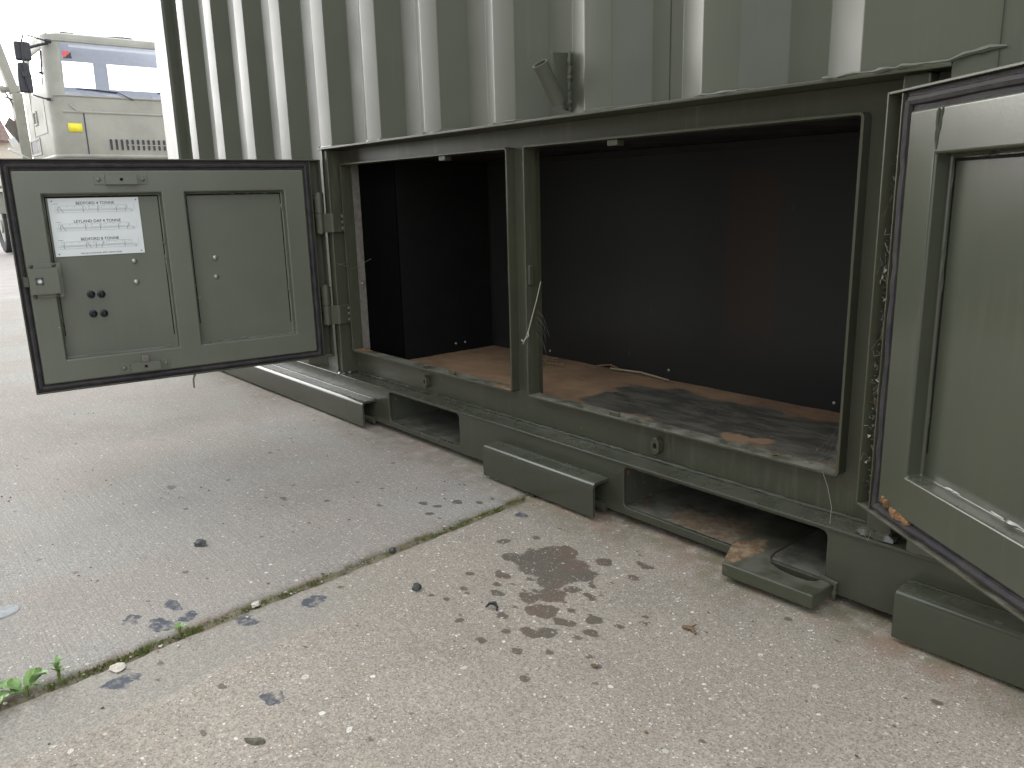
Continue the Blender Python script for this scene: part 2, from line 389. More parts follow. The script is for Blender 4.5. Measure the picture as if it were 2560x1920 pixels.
BLUE = [(-1.003, -0.651, 0.030, 0.016), (-0.959, -0.823, 0.022, 0.030), (-0.984, -0.558, 0.020, 0.026), (-1.067, -0.748, 0.026, 0.020), (-1.064, -0.712, 0.020, 0.018), (-1.114, -0.72, 0.022, 0.012),
        (-1.30, -0.92, 0.030, 0.022), (-1.11, -0.775, 0.02, 0.012), (-0.80, -0.70, 0.016, 0.014), (-1.02, -0.14, 0.02, 0.012)]
def slab(name, s_vals, y_vals, side, mat):
    s_vals = np.array(s_vals); y_vals = np.array(y_vals)
    SX, YY = np.meshgrid(s_vals, y_vals)
    wob = (fbm(YY * 30, YY * 0 + side, 4, 3) - 0.5) * 0.010 + (fbm(YY * 120, YY * 0 + side * 9, 3, 8) - 0.5) * 0.004
    XX = xj(YY) + side * (SX + 0.0032) + wob * np.exp(-SX / 0.02)
    z = (fbm(XX * 3, YY * 3, 3, 11) - 0.5) * 0.004 * sstep(0.03, 0.2, SX)
    z = z - 0.0065 * np.exp(-(SX / 0.006) ** 2) - 0.004 * np.exp(-(SX / 0.03) ** 2) * fbm(XX * 40, YY * 40, 3, 5)
    z[SX <= 1e-6] = -0.035
    # trowelled strip edge: a shallow step on the right-hand slab
    edge = 0.115 + 0.05 * (YY + 0.9) * 0.2 + (fbm(YY * 9, YY * 0, 4, 21) - 0.5) * 0.03
    if side > 0:
        sm = (1 - sstep(-0.006, 0.010, SX - edge)) * (1 - sstep(-0.62, -0.40, YY)) * (0.75 + 0.5 * fbm(XX * 12, YY * 12, 3, 31)).clip(0, 1)
        z = z + 0.0018 * sstep(0.0, 0.012, SX - edge) * (1 - sstep(-0.62, -0.45, YY))
    else:
        sm = (1 - sstep(0.0, 0.07, SX)) * 0.35 * fbm(XX * 14, YY * 14, 3, 33)
    oil = np.zeros_like(XX); blue = np.zeros_like(XX)
    dx = (fbm(XX * 45, YY * 45, 5, 41) - 0.5) * 0.030; dy = (fbm(XX * 45, YY * 45, 5, 51) - 0.5) * 0.030
    for (cx, cy, rx, ry) in OIL:
        k = min(1.0, rx / 0.03) * 0.8 + 0.1
        e = np.hypot((XX + dx * k - cx) / (rx * 0.88), (YY + dy * k - cy) / (ry * 1.02)); oil = np.maximum(oil, 1 - sstep(0.70, 1.22, e))
    for (cx, cy, rx, ry) in BLUE:
        e = np.hypot((XX + dx - cx) / rx, (YY + dy - cy) / ry); blue = np.maximum(blue, (1 - sstep(0.5, 1.2, e)) * (0.35 + 0.9 * fbm(XX * 60, YY * 60, 3, 61)))
    r = np.random.RandomState(5 if side > 0 else 6)
    for q_ in range(98):                                   # small drip spots, thicker around the oil stain
        cx = r.uniform(-1.0, 0.2) if side > 0 else r.uniform(-2.1, -1.1); cy = r.uniform(-0.95, -0.1); a = r.uniform(0.002, 0.0055)
        if q_ >= 70:
            if side < 0: continue
            cx = -0.78 + r.normal() * 0.085; cy = -0.30 + r.normal() * 0.085; a = r.uniform(0.0025, 0.006)
        e = np.hypot((XX - cx) / (a * 1.6), (YY - cy) / a); oil = np.maximum(oil, (1 - sstep(0.6, 1.3, e)) * 0.8)
    moss = sstep(-0.16, -0.03, YY + (fbm(XX * 8, YY * 8, 3, 71) - 0.5) * 0.10) * (0.75 if side > 0 else 0.5) + np.exp(-(SX / 0.012) ** 2) * 0.9
    moss = moss.clip(0, 1)
    ny, nx = XX.shape
    me = bpy.data.meshes.new(name)
    idx = np.arange(ny * nx).reshape(ny, nx)
    if side > 0: F = np.stack([idx[:-1, :-1], idx[:-1, 1:], idx[1:, 1:], idx[1:, :-1]], -1).reshape(-1, 4)
    else: F = np.stack([idx[:-1, 1:], idx[:-1, :-1], idx[1:, :-1], idx[1:, 1:]], -1).reshape(-1, 4)
    me.from_pydata(np.stack([XX, YY, z], -1).reshape(-1, 3).tolist(), [], F.tolist())
    at = me.color_attributes.new('mask', 'FLOAT_COLOR', 'POINT')
    at.data.foreach_set('color', np.stack([oil, blue, moss, sm.clip(0, 1)], -1).astype(np.float32).ravel())
    me.polygons.foreach_set('use_smooth', [True] * len(me.polygons))
    me.materials.append(MAT[mat]); return kind(link(name, me), 'structure')
def rng(a, b, st): return list(np.arange(a, b - 1e-9, st))
ys = [-9, -6, -4, -3, -2.2, -1.7, -1.4, -1.25] + rng(-1.15, 0.0, 0.005) + [0.0, 0.05, 0.2, 0.6, 1.2, 2.4, 5.0]
slab('concrete_slab', [0, 0.002, 0.004, 0.006, 0.009, 0.012] + rng(0.016, 1.55, 0.005) + [1.6, 1.8, 2.2, 3, 4.5, 7], ys, 1, 'slabR')
slab('concrete_slab', [0, 0.002, 0.004, 0.006, 0.009, 0.012] + rng(0.016, 1.25, 0.0055) + rng(1.26, 2.4, 0.03) + rng(2.4, 4.95, 0.08) + [4.95], ys, -1, 'slabL')
# yard beyond the slabs, falling gently away to the left
MAT['gravel'] = simple('gravel_yard', (0.30, 0.27, 0.25), 0.95, 0, 0.5, 6, 0.8, 0.3, (0.40, 0.35, 0.33))
mb = MB(); gx = [-900, -200, -60, -30] + rng(-24, -6.2, 0.6) + [-5.97, -5.9, -4, 0, 6, 20, 60, 300, 900]; gy = [-900, -200, -40, -15, -6, -3, -1, 0, 1, 2, 3.5, 6, 15, 40, 200, 900]
for y in gy:
    for x in gx:
        z = -0.03 - 0.021 * max(0, min(-6.0 - x, 11)); mb.v.append((x, y, z if x < -5.95 else -0.045))
nx = len(gx)
for j in range(len(gy) - 1):
    for i in range(nx - 1): mb.f.append((j * nx + i, j * nx + i + 1, (j + 1) * nx + i + 1, (j + 1) * nx + i)); mb.mi.append(0)
kind(mb.build('ground', 'gravel'), 'structure')

# unseen green-clad wall, added behind the viewer to block sky light and darken reflections
MAT['shade_wall'] = simple('added_shade_wall_green_cladding', (0.075, 0.08, 0.055), 0.6, 0, 0.2, 3, 0.05)
mb = MB()
for i in range(36):
    x = -9.6 + i * 0.25; mb.prism([(x, -4.6), (x + 0.09, -4.6), (x + 0.12, -4.64), (x + 0.22, -4.64), (x + 0.25, -4.6), (x + 0.25, -4.75), (x, -4.75)], 'z', -0.03, 4.2)
kind(mb.build('added_shade_wall', 'shade_wall'), 'structure')

# ================================================================== CONTAINER
CT = thing('storage_container', 'dark olive green corrugated steel container with two open equipment lockers', 'container', (-0.8, 0.9, 0))
YO, YI = -0.030, 0.0
LED = 0.687; RAILTOP = 0.109; TOP = 2.15; XR = 1.6; XLB, XRB = -1.891, -0.398
pts = [(-2.95, YI)]
for k in range(9, -1, -1):
    o_r = -0.674 - 0.2317 * k; o_l = o_r - 0.060
    pts += [(o_l - 0.057, YI), (o_l, YO), (o_r, YO), (o_r + 0.057, YI)]
pts += [(-0.560, YI), (-0.503, YO), (XRB, YO), (0.30, YO), (0.357, YI), (0.415, YI), (0.472, YO), (0.532, YO), (0.589, YI), (0.647, YI), (0.704, YO), (0.764, YO), (0.821, YI), (1.5, YI)]
prof = fillet(pts, 0.0075, 4)
mb = MB()
for i in range(len(prof) - 1):
    (xa, ya), (xb, yb) = prof[i], prof[i + 1]
    xm = (xa + xb) / 2; zb = LED + 0.001 if XLB < xm < XRB else RAILTOP - 0.002
    zs = [zb, zb + 0.25, zb + 0.55, TOP] if zb > 0.3 else [zb, 0.4, LED + 0.001, LED + 0.251, LED + 0.551, TOP]
    for z0, z1 in zip(zs[:-1], zs[1:]): mb.add([(xa, ya, z0), (xb, yb, z0), (xb, yb, z1), (xa, ya, z1)], [(0, 1, 2, 3)])
me_o = mb.build('corrugated_wall', 'green', CT, recalc=False)
bm = bmesh.new(); bm.from_mesh(me_o.data); bmesh.ops.remove_doubles(bm, verts=bm.verts, dist=1e-5); bm.to_mesh(me_o.data); bm.free()
me_o.data.polygons.foreach_set('use_smooth', [True] * len(me_o.data.polygons)); me_o.data.set_sharp_from_angle(angle=math.radians(25))
# vertical sheet seams
for sx, sy, z0, z1 in ((-2.006, YI, RAILTOP, TOP), (-0.815, YI, LED, TOP), (-0.352, YO, 0.2, TOP)):
    mb = MB(); mb.box(sx - 0.0005, sx + 0.0005, sy - 0.0008, sy + 0.002, z0, z1); mb.build('sheet_seam', 'rail', CT)
mb = MB(); mb.box(-3.08, -2.95, -0.032, 0.11, 0.0, TOP + 0.02); mb.build('corner_post', 'green', CT, 0.008, 3)
mb = MB(); mb.box(1.5, 1.63, -0.032, 0.11, 0.0, TOP + 0.02); mb.build('corner_post', 'green', CT, 0.008, 3)
mb = MB(); mb.box(-3.07, -3.03, 0.11, 2.0, 0.02, TOP); mb.build('end_wall', 'green', CT, 0.004)
mb = MB(); mb.box(1.58, 1.62, 0.11, 2.0, 0.02, TOP); mb.build('end_wall', 'green', CT, 0.004)
mb = MB(); mb.box(-3.07, 1.62, 2.0, 2.04, 0.02, TOP); mb.build('rear_wall', 'green', CT, 0.004)
mb = MB(); mb.box(-3.08, 1.63, -0.034, 2.04, TOP + 0.021, TOP + 0.08); mb.build('roof', 'green', CT, 0.006)

# base rail with fork pockets
PK = [(-1.643, -1.354), (-0.876, -0.504)]
holed_plate('base_rail', [(-2.95, 0.013), (1.5, 0.013), (1.5, 0.1045), (-2.95, 0.1045)], [rrect(a, b, 0.027, 0.1005, 0.009) for a, b in PK], 'y', -0.028, -0.021, 'rail', CT, 0.0012)
mb = MB(); mb.box(-2.95, 1.5, -0.0315, 0.075, 0.1045, 0.109); mb.build('rail_ledge', 'rail', CT, 0.0012)
mb = MB(); bead(mb, [(-1.86, 0.0165, 0.110), (-0.47, 0.0165, 0.110)], 0.0030, 0.012, 0.3); mb.build('weld_bead', 'rail', CT, smooth=True)
for a, b in PK:
    mb = MB()
    mb.box(a - 0.004, b + 0.004, -0.0205, 0.7, 0.0225, 0.0265); mb.box(a - 0.004, b + 0.004, -0.0205, 0.7, 0.1005, 0.1040)
    mb.box(a - 0.0085, a - 0.0045, -0.0205, 0.7, 0.0225, 0.104); mb.box(b + 0.0045, b + 0.0085, -0.0205, 0.7, 0.0225, 0.104); mb.box(a - 0.009, b + 0.009, 0.7005, 0.704, 0.0225, 0.104)
    mb.build('fork_pocket', 'pocket', CT)
mb = MB(); mb.box(-0.578, -0.5055, 0.02, 0.12, 0.080, 0.1003); mb.build('pocket_stiffener', 'pocket', CT, 0.002)
mb = MB(); mb.box(-0.540, -0.5052, 0.06, 0.4, 0.028, 0.080); mb.build('pocket_stiffener', 'pocket', CT, 0.002)
# plate lip welded into the right-hand pocket
poly = fillet([(-0.640, -0.088), (-0.4895, -0.084), (-0.4895, -0.0305), (-0.512, -0.0305), (-0.512, -0.052), (-0.595, -0.048), (-0.6, 0.12), (-0.665, 0.12), (-0.640, -0.088)], 0.006, 3)[:-1]
poly = [(-0.630, -0.088), (-0.4895, -0.084), (-0.4895, -0.0305), (-0.508, -0.0305), (-0.510, -0.040), (-0.518, -0.047), (-0.535, -0.049), (-0.560, -0.046), (-0.580, -0.036), (-0.592, -0.020), (-0.597, 0.0), (-0.600, 0.12), (-0.668, 0.12), (-0.660, -0.02)]
holed_plate('pocket_plate', poly, [], 'z', 0.009, 0.0295, 'tongue', CT, 0.0028)
mb = MB(); bead(mb, [(-0.4865, -0.032, 0.006), (-0.4865, -0.032, 0.030), (-0.510, -0.031, 0.033)], 0.0045, 0.005, 0.4); mb.build('weld_bead', 'rail', CT, smooth=True)
# bent plate rub channels along the foot of the rail
def channel(x0, x1, y0=-0.068):
    o = fillet([(-0.0285, 0.0705), (y0, 0.0705), (y0, 0.007)], 0.011, 5)
    i = fillet([(-0.0285, 0.0655), (y0 + 0.005, 0.0655), (y0 + 0.005, 0.007)], 0.007, 5)
    mb = MB(); mb.prism(o + list(reversed(i)), 'x', x0, x1)
    mb.box(x0 + 0.004, x1 - 0.004, -0.0345, -0.0287, 0.008, 0.024)
    return mb.build('rub_channel', 'rail', CT, smooth=True)
channel(-2.93, -1.706); channel(-1.220, -0.911); channel(-0.391, 0.95)
for x0, x1 in ((-2.93, -1.706), (-1.220, -0.911), (-0.391, 0.95)):
    mb = MB(); bead(mb, [(x0, -0.030, 0.071), (x1, -0.030, 0.071)], 0.0014, 0.012, 0.15); mb.build('weld_bead', 'rail', CT, smooth=True)

# locker: top ledge, face plate, opening frames, posts
mb = MB(); mb.box(-1.905, XRB, -0.0345, 0.03, 0.6825, LED); mb.build('locker_ledge', 'frame', CT, 0.001)
wb = MB(); path = []
for (x, y) in [p for p in prof if XLB - 0.004 < p[0] < XRB + 0.03]: path.append((x, y - 0.0025, LED + 0.0012))
bead(wb, path, 0.0021, 0.011, 0.4); wb.build('weld_bead', 'green', CT, smooth=True)
wb = MB(); bead(wb, [(-0.55, -0.033, LED + 0.001), (-0.50, -0.0335, LED + 0.002), (-0.46, -0.0345, LED + 0.002), (-0.40, -0.033, LED + 0.002), (-0.385, -0.031, LED + 0.006), (-0.36, -0.0305, LED + 0.010), (-0.345, -0.0305, LED + 0.009)], 0.0026, 0.008, 0.65); wb.build('weld_bead', 'green', CT, smooth=True)
OPS = [(-1.861, -1.204), (-1.158, -0.509)]; OZ0, OZ1 = 0.169, 0.648
holed_plate('locker_face', [(-1.875, 0.1095), (-0.4565, 0.1095), (-0.4565, 0.682), (-1.875, 0.682)], [[(a + 0.002, OZ0 + 0.002), (b - 0.002, OZ0 + 0.002), (b - 0.002, OZ1 - 0.002), (a + 0.002, OZ1 - 0.002)] for a, b in OPS], 'y', 0.020, 0.024, 'frame', CT)
for a, b in OPS:
    mb = MB(); mb.loopring(rrect(a, b, OZ0, OZ1, 0.007, 3), rrect(a + 0.0042, b - 0.0042, OZ0 + 0.0042, OZ1 - 0.0042, 0.004, 3), 'y', 0.0, 0.030)
    mb.build('opening_frame', 'frame', CT, 0.0008, 1)
mb = MB(); mb.box(-1.902, -1.8755, -0.026, 0.05, 0.1092, 0.6822); mb.build('door_post', 'frame', CT, 0.003)
mb = MB(); mb.box(-0.456, -0.424, -0.020, 0.05, 0.1092, 0.6822); mb.build('door_post', 'frame', CT, 0.003)
mb = MB(); bead(mb, [(-1.902, -0.028, 0.111), (-1.874, -0.028, 0.111), (-1.873, 0.0, 0.111)], 0.004, 0.005, 0.4); mb.build('weld_bead', 'rail', CT, smooth=True)
mb = MB(); bead(mb, [(-0.468, -0.022, 0.111), (-0.42, -0.022, 0.112), (-0.42, 0.0, 0.112)], 0.006, 0.006, 0.5); mb.build('weld_bead', 'rail', CT, smooth=True)
mb = MB(); mb.box(-0.4235, XRB - 0.001, 0.0, 0.02, 0.1092, 0.6822); mb.box(XRB - 0.0008, XRB + 0.003, -0.0295, 0.02, 0.1092, 0.6822); mb.build('side_filler', 'frame', CT)
# inside of the locker
def board_floor():
    m, nt, p = newmat('stained_plywood_floor'); q = NT(nt)
    c = q.mix(q.ramp(q.noise(9, 6, 0.65), 0.35, 0.68), (0.250, 0.155, 0.084), (0.165, 0.098, 0.052))
    c = q.mix(q.math('MULTIPLY', q.ramp(q.noise(1.0, 6, 0.7, q.mapping((14, 120, 10))), 0.45, 0.7), 0.4), c, (0.15, 0.075, 0.04))
    att = q.n('ShaderNodeAttribute'); att.attribute_name = 'mask'; sp = q.n('ShaderNodeSeparateColor'); q.l(att.outputs['Color'], sp.inputs[0])
    en = q.math('MULTIPLY', q.math('SUBTRACT', q.noise(60, 6, 0.7), 0.5), 0.5)
    f = q.ramp(q.math('ADD', sp.outputs[0], en), 0.25, 0.80)
    dk = q.mix(q.ramp(q.noise(1.0, 6, 0.7, q.mapping((12, 40, 10))), 0.42, 0.62), (0.045, 0.042, 0.034), (0.10, 0.092, 0.072))
    c = q.mix(f, c, dk); c = q.mix(q.ramp(q.math('ADD', sp.outputs[1], en), 0.35, 0.95), c, (0.23, 0.145, 0.085))
    q.l(c, p.inputs['Base Color']); q.l(q.math('SUBTRACT', 0.82, q.math('MULTIPLY', f, 0.25)), p.inputs['Roughness'])
    q.l(q.bump(q.noise(80, 6, 0.7), 0.35, 0.003), p.inputs['Normal']); return m
MAT['ply'] = board_floor()
fx = np.arange(-1.69, -0.479, 0.008); fy = np.arange(0.031, 0.345, 0.008); FX, FY = np.meshgrid(fx, fy)
wx = (fbm(FX * 22, FY * 22, 4, 91) - 0.5) * 0.09; wy = (fbm(FX * 22, FY * 22, 4, 93) - 0.5) * 0.09
dark = np.maximum(np.maximum(1 - sstep(0.62, 1.22, np.hypot((FX + wx + 0.86) / 0.24, (FY + wy - 0.15) / 0.145)), 1 - sstep(0.62, 1.22, np.hypot((FX + wx + 0.60) / 0.17, (FY + wy - 0.17) / 0.13))), 1 - sstep(0.62, 1.22, np.hypot((FX + wx + 1.02) / 0.10, (FY + wy - 0.17) / 0.12)))
isl = 1 - sstep(0.7, 1.1, np.hypot((FX + wx + 0.735) / 0.055, (FY + wy - 0.09) / 0.035))
isl = np.maximum(isl, (1 - sstep(0.7, 1.1, np.hypot((FX + wx + 0.93) / 0.06, (FY + wy - 0.07) / 0.02))) * 0.8)
me = bpy.data.meshes.new('locker_floor'); idx = np.arange(FX.size).reshape(FX.shape)
FZ = 0.160 + (fbm(FX * 14, FY * 14, 3, 95) - 0.5) * 0.003
me.from_pydata(np.stack([FX, FY, FZ], -1).reshape(-1, 3).tolist(), [], np.stack([idx[:-1, :-1], idx[:-1, 1:], idx[1:, 1:], idx[1:, :-1]], -1).reshape(-1, 4).tolist())
at = me.color_attributes.new('mask', 'FLOAT_COLOR', 'POINT'); at.data.foreach_set('color', np.stack([dark, isl, dark * 0, dark * 0 + 1], -1).astype(np.float32).ravel())
me.polygons.foreach_set('use_smooth', [True] * len(me.polygons)); me.materials.append(MAT['ply']); link('locker_floor', me, CT)
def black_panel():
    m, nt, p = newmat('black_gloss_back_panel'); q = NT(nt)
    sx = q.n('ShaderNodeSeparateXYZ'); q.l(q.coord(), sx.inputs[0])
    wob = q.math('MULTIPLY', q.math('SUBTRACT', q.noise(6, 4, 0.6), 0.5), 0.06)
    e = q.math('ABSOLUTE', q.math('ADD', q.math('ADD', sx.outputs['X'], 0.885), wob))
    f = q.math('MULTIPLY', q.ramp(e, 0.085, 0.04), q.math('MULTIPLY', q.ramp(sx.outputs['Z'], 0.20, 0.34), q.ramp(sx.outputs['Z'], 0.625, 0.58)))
    c = q.mix(q.math('MULTIPLY', f, 0.9), (0.0180, 0.0176, 0.0166), (0.026, 0.0172, 0.0142))  # reddish upright band: a reflection painted into the panel colour
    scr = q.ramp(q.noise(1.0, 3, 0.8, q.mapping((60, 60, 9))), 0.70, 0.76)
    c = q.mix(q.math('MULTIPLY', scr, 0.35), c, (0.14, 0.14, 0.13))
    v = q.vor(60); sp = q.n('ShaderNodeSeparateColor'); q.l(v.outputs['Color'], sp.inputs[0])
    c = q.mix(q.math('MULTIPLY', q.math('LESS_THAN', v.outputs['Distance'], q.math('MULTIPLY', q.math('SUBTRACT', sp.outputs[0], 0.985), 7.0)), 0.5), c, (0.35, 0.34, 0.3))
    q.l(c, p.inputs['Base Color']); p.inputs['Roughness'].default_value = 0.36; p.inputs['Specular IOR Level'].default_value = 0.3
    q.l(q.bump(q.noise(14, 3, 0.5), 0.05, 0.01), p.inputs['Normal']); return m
MAT['blackback'] = black_panel()
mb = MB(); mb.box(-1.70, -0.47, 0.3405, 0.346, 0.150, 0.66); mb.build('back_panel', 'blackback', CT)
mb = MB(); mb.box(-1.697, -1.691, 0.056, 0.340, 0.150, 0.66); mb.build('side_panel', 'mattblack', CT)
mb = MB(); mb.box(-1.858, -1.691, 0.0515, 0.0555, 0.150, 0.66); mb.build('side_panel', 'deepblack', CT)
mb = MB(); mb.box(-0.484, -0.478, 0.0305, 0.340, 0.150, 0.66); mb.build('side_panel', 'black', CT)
mb = MB(); mb.box(-1.86, -0.478, 0.0305, 0.340, 0.6485, 0.654); mb.build('ceiling_panel', 'black', CT)
mb = MB(); mb.box(-1.8605, -1.857, 0.0305, 0.0512, 0.160, 0.648); mb.build('jamb_strip', 'galv', CT)
mb = MB(); mb.box(-1.857, -1.695, 0.0305, 0.051, 0.150, 0.163); mb.build('sill_board', 'black', CT)
mb = MB(); mb.box(-1.2035, -1.1585, 0.0305, 0.044, 0.162, 0.648); mb.build('mullion', 'frame', CT, 0.001)
mb = MB(); mb.box(-1.75, -1.745, 0.034, 0.337, 0.6482, 0.6484)
for x in (-1.46, -1.08, -0.70):
    mb = MB(); mb.dome((x, 0.3404, 0.178 + 0.004 * math.sin(x * 40)), (0, -1, 0), 0.0032, 0.002, 8); mb.build('panel_rivet', 'steel', CT, smooth=True)
for y in (0.215, 0.245):
    mb = MB(); mb.dome((-1.6909, y, 0.182), (1, 0, 0), 0.0032, 0.002, 8); mb.build('panel_rivet', 'steel', CT, smooth=True)
mb = MB(); mb.dome((-1.8568, 0.041, 0.345), (1, 0, 0), 0.0035, 0.003, 8); mb.build('panel_rivet', 'steel', CT, smooth=True)
mb = MB(); mb.box(-1.6905, -1.676, 0.3375, 0.3402, 0.161, 0.648); mb.build('corner_trim', 'black', CT, 0.0008)
mb = MB(); mb.box(-1.676, -0.485, 0.3365, 0.3402, 0.633, 0.648); mb.build('corner_trim', 'black', CT, 0.0008)
# rust along the small opening's sill
mb = MB(); mb.box(-1.853, -1.805, 0.0005, 0.029, 0.1733, 0.1742); mb.build('rust_patch', 'rustsill', CT)
mb = MB(); mb.box(-1.262, -1.210, 0.0002, 0.016, 0.1733, 0.1744); mb.build('rust_patch', 'rustsill', CT)
# small fittings: keepers and lugs
for x, z in ((-1.420, 0.6395), (-0.935, 0.6395)):
    mb = MB(); mb.box(x - 0.011, x + 0.011, 0.003, 0.02, z - 0.006, z + 0.004); mb.build('latch_keeper', 'frame', CT, 0.001)
for x in (-1.420, -0.930):
    mb = MB(); mb.box(x - 0.012, x + 0.012, 0.004, 0.008, 0.1735, 0.181); mb.build('latch_keeper', 'frame', CT, 0.0006)
mb = MB(); mb.box(-1.1538, -1.147, 0.003, 0.014, 0.39, 0.428); mb.build('latch_keeper', 'frame', CT, 0.002)
mb = MB(); mb.box(-1.2125, -1.2083, 0.003, 0.014, 0.39, 0.424); mb.build('latch_keeper', 'frame', CT, 0.001)
for x in (-1.535, -0.838):
    w, h, zc = 0.0085, 0.0145, 0.1375
    O = [(x - w, zc - h + 0.006), (x - w + 0.005, zc - h), (x + w - 0.005, zc - h), (x + w, zc - h + 0.006), (x + w, zc + h - 0.006), (x + w - 0.005, zc + h), (x - w + 0.005, zc + h), (x - w, zc + h - 0.006)]
    I = [(x + 0.0045 * math.cos(a), zc + 0.0058 * math.sin(a)) for a in [math.radians(202 + 45 * i) for i in range(8)]]
    mb = MB(); mb.loopring(O, I, 'y', 0.006, 0.0198); mb.build('latch_lug', 'frame', CT, 0.0008, 1)
# tube holder bracket on the wall
BX = -1.032
BR = [(-0.041, 0.787), (-0.0005, 0.790), (-0.0005, 0.697), (-0.013, 0.700), (-0.022, 0.722), (-0.030, 0.742)]
mb = MB(); mb.prism(BR, 'x', BX - 0.004, BX + 0.004)
bk = mb.build('holder_bracket', 'green', CT, 0.001)
mb = MB()
a, b = Vector((BX, -0.066, 0.768)), Vector((BX, -0.026, 0.708)); t = (b - a).normalized()
U1 = Vector((1, 0, 0)); V1 = t.cross(U1); R0, R1, NN = 0.0135, 0.0108, 20
vs = []
for c_, r in ((a, R0), (b, R0), (b, R1), (a, R1)):
    for k in range(NN): g = 2 * math.pi * k / NN; vs.append(c_ + U1 * (math.cos(g) * r) + V1 * (math.sin(g) * r))
fs = []
for i in range(4):
    for k in range(NN): fs.append((i * NN + k, i * NN + (k + 1) % NN, ((i + 1) % 4) * NN + (k + 1) % NN, ((i + 1) % 4) * NN + k))
mb.add(vs, fs); mb.build('holder_tube', 'green', bk, smooth=True).matrix_parent_inverse = Matrix.Identity(4)
mb = MB(); bead(mb, [(BX + 0.005, -0.003, 0.790), (BX + 0.005, -0.003, 0.695)], 0.0042, 0.004, 0.35); bead(mb, [(BX + 0.003, -0.037, 0.745), (BX + 0.003, -0.020, 0.712)], 0.0035, 0.004, 0.3)
mb.build('weld_bead', 'green', bk, smooth=True)
# hinges on the left post
for z0, z1 in ((0.478, 0.578), (0.243, 0.343)):
    zc = (z0 + z1) / 2
    mb = MB(); mb.tube([(-1.898, -0.044, z0), (-1.898, -0.044, zc - 0.0008)], 0.0115, 14); mb.tube([(-1.898, -0.044, zc + 0.0008), (-1.898, -0.044, z1)], 0.0115, 14)
    mb.tube([(-1.898, -0.044, z0 - 0.003), (-1.898, -0.044, z1 + 0.003)], 0.006, 10)
    hg = mb.build('hinge', 'frame', CT, smooth=True)
    mb = MB(); mb.prism(fillet([(-1.903, -0.049), (-1.872, -0.0305), (-1.8665, -0.026), (-1.8665, 0.012), (-1.8745, 0.012), (-1.8745, -0.0245), (-1.903, -0.040)], 0.004, 3), 'z', z0 + 0.002, zc - 0.001)
    st = mb.build('hinge_strap', 'frame', CT, smooth=True)
    for zz in (z0 + 0.010, z0 + 0.026, z0 + 0.040):
        mb = MB(); mb.dome((-1.8665, 0.002, zz), (1, 0, 0), 0.006, 0.005); mb.build('bolt', 'frame', st, smooth=True)

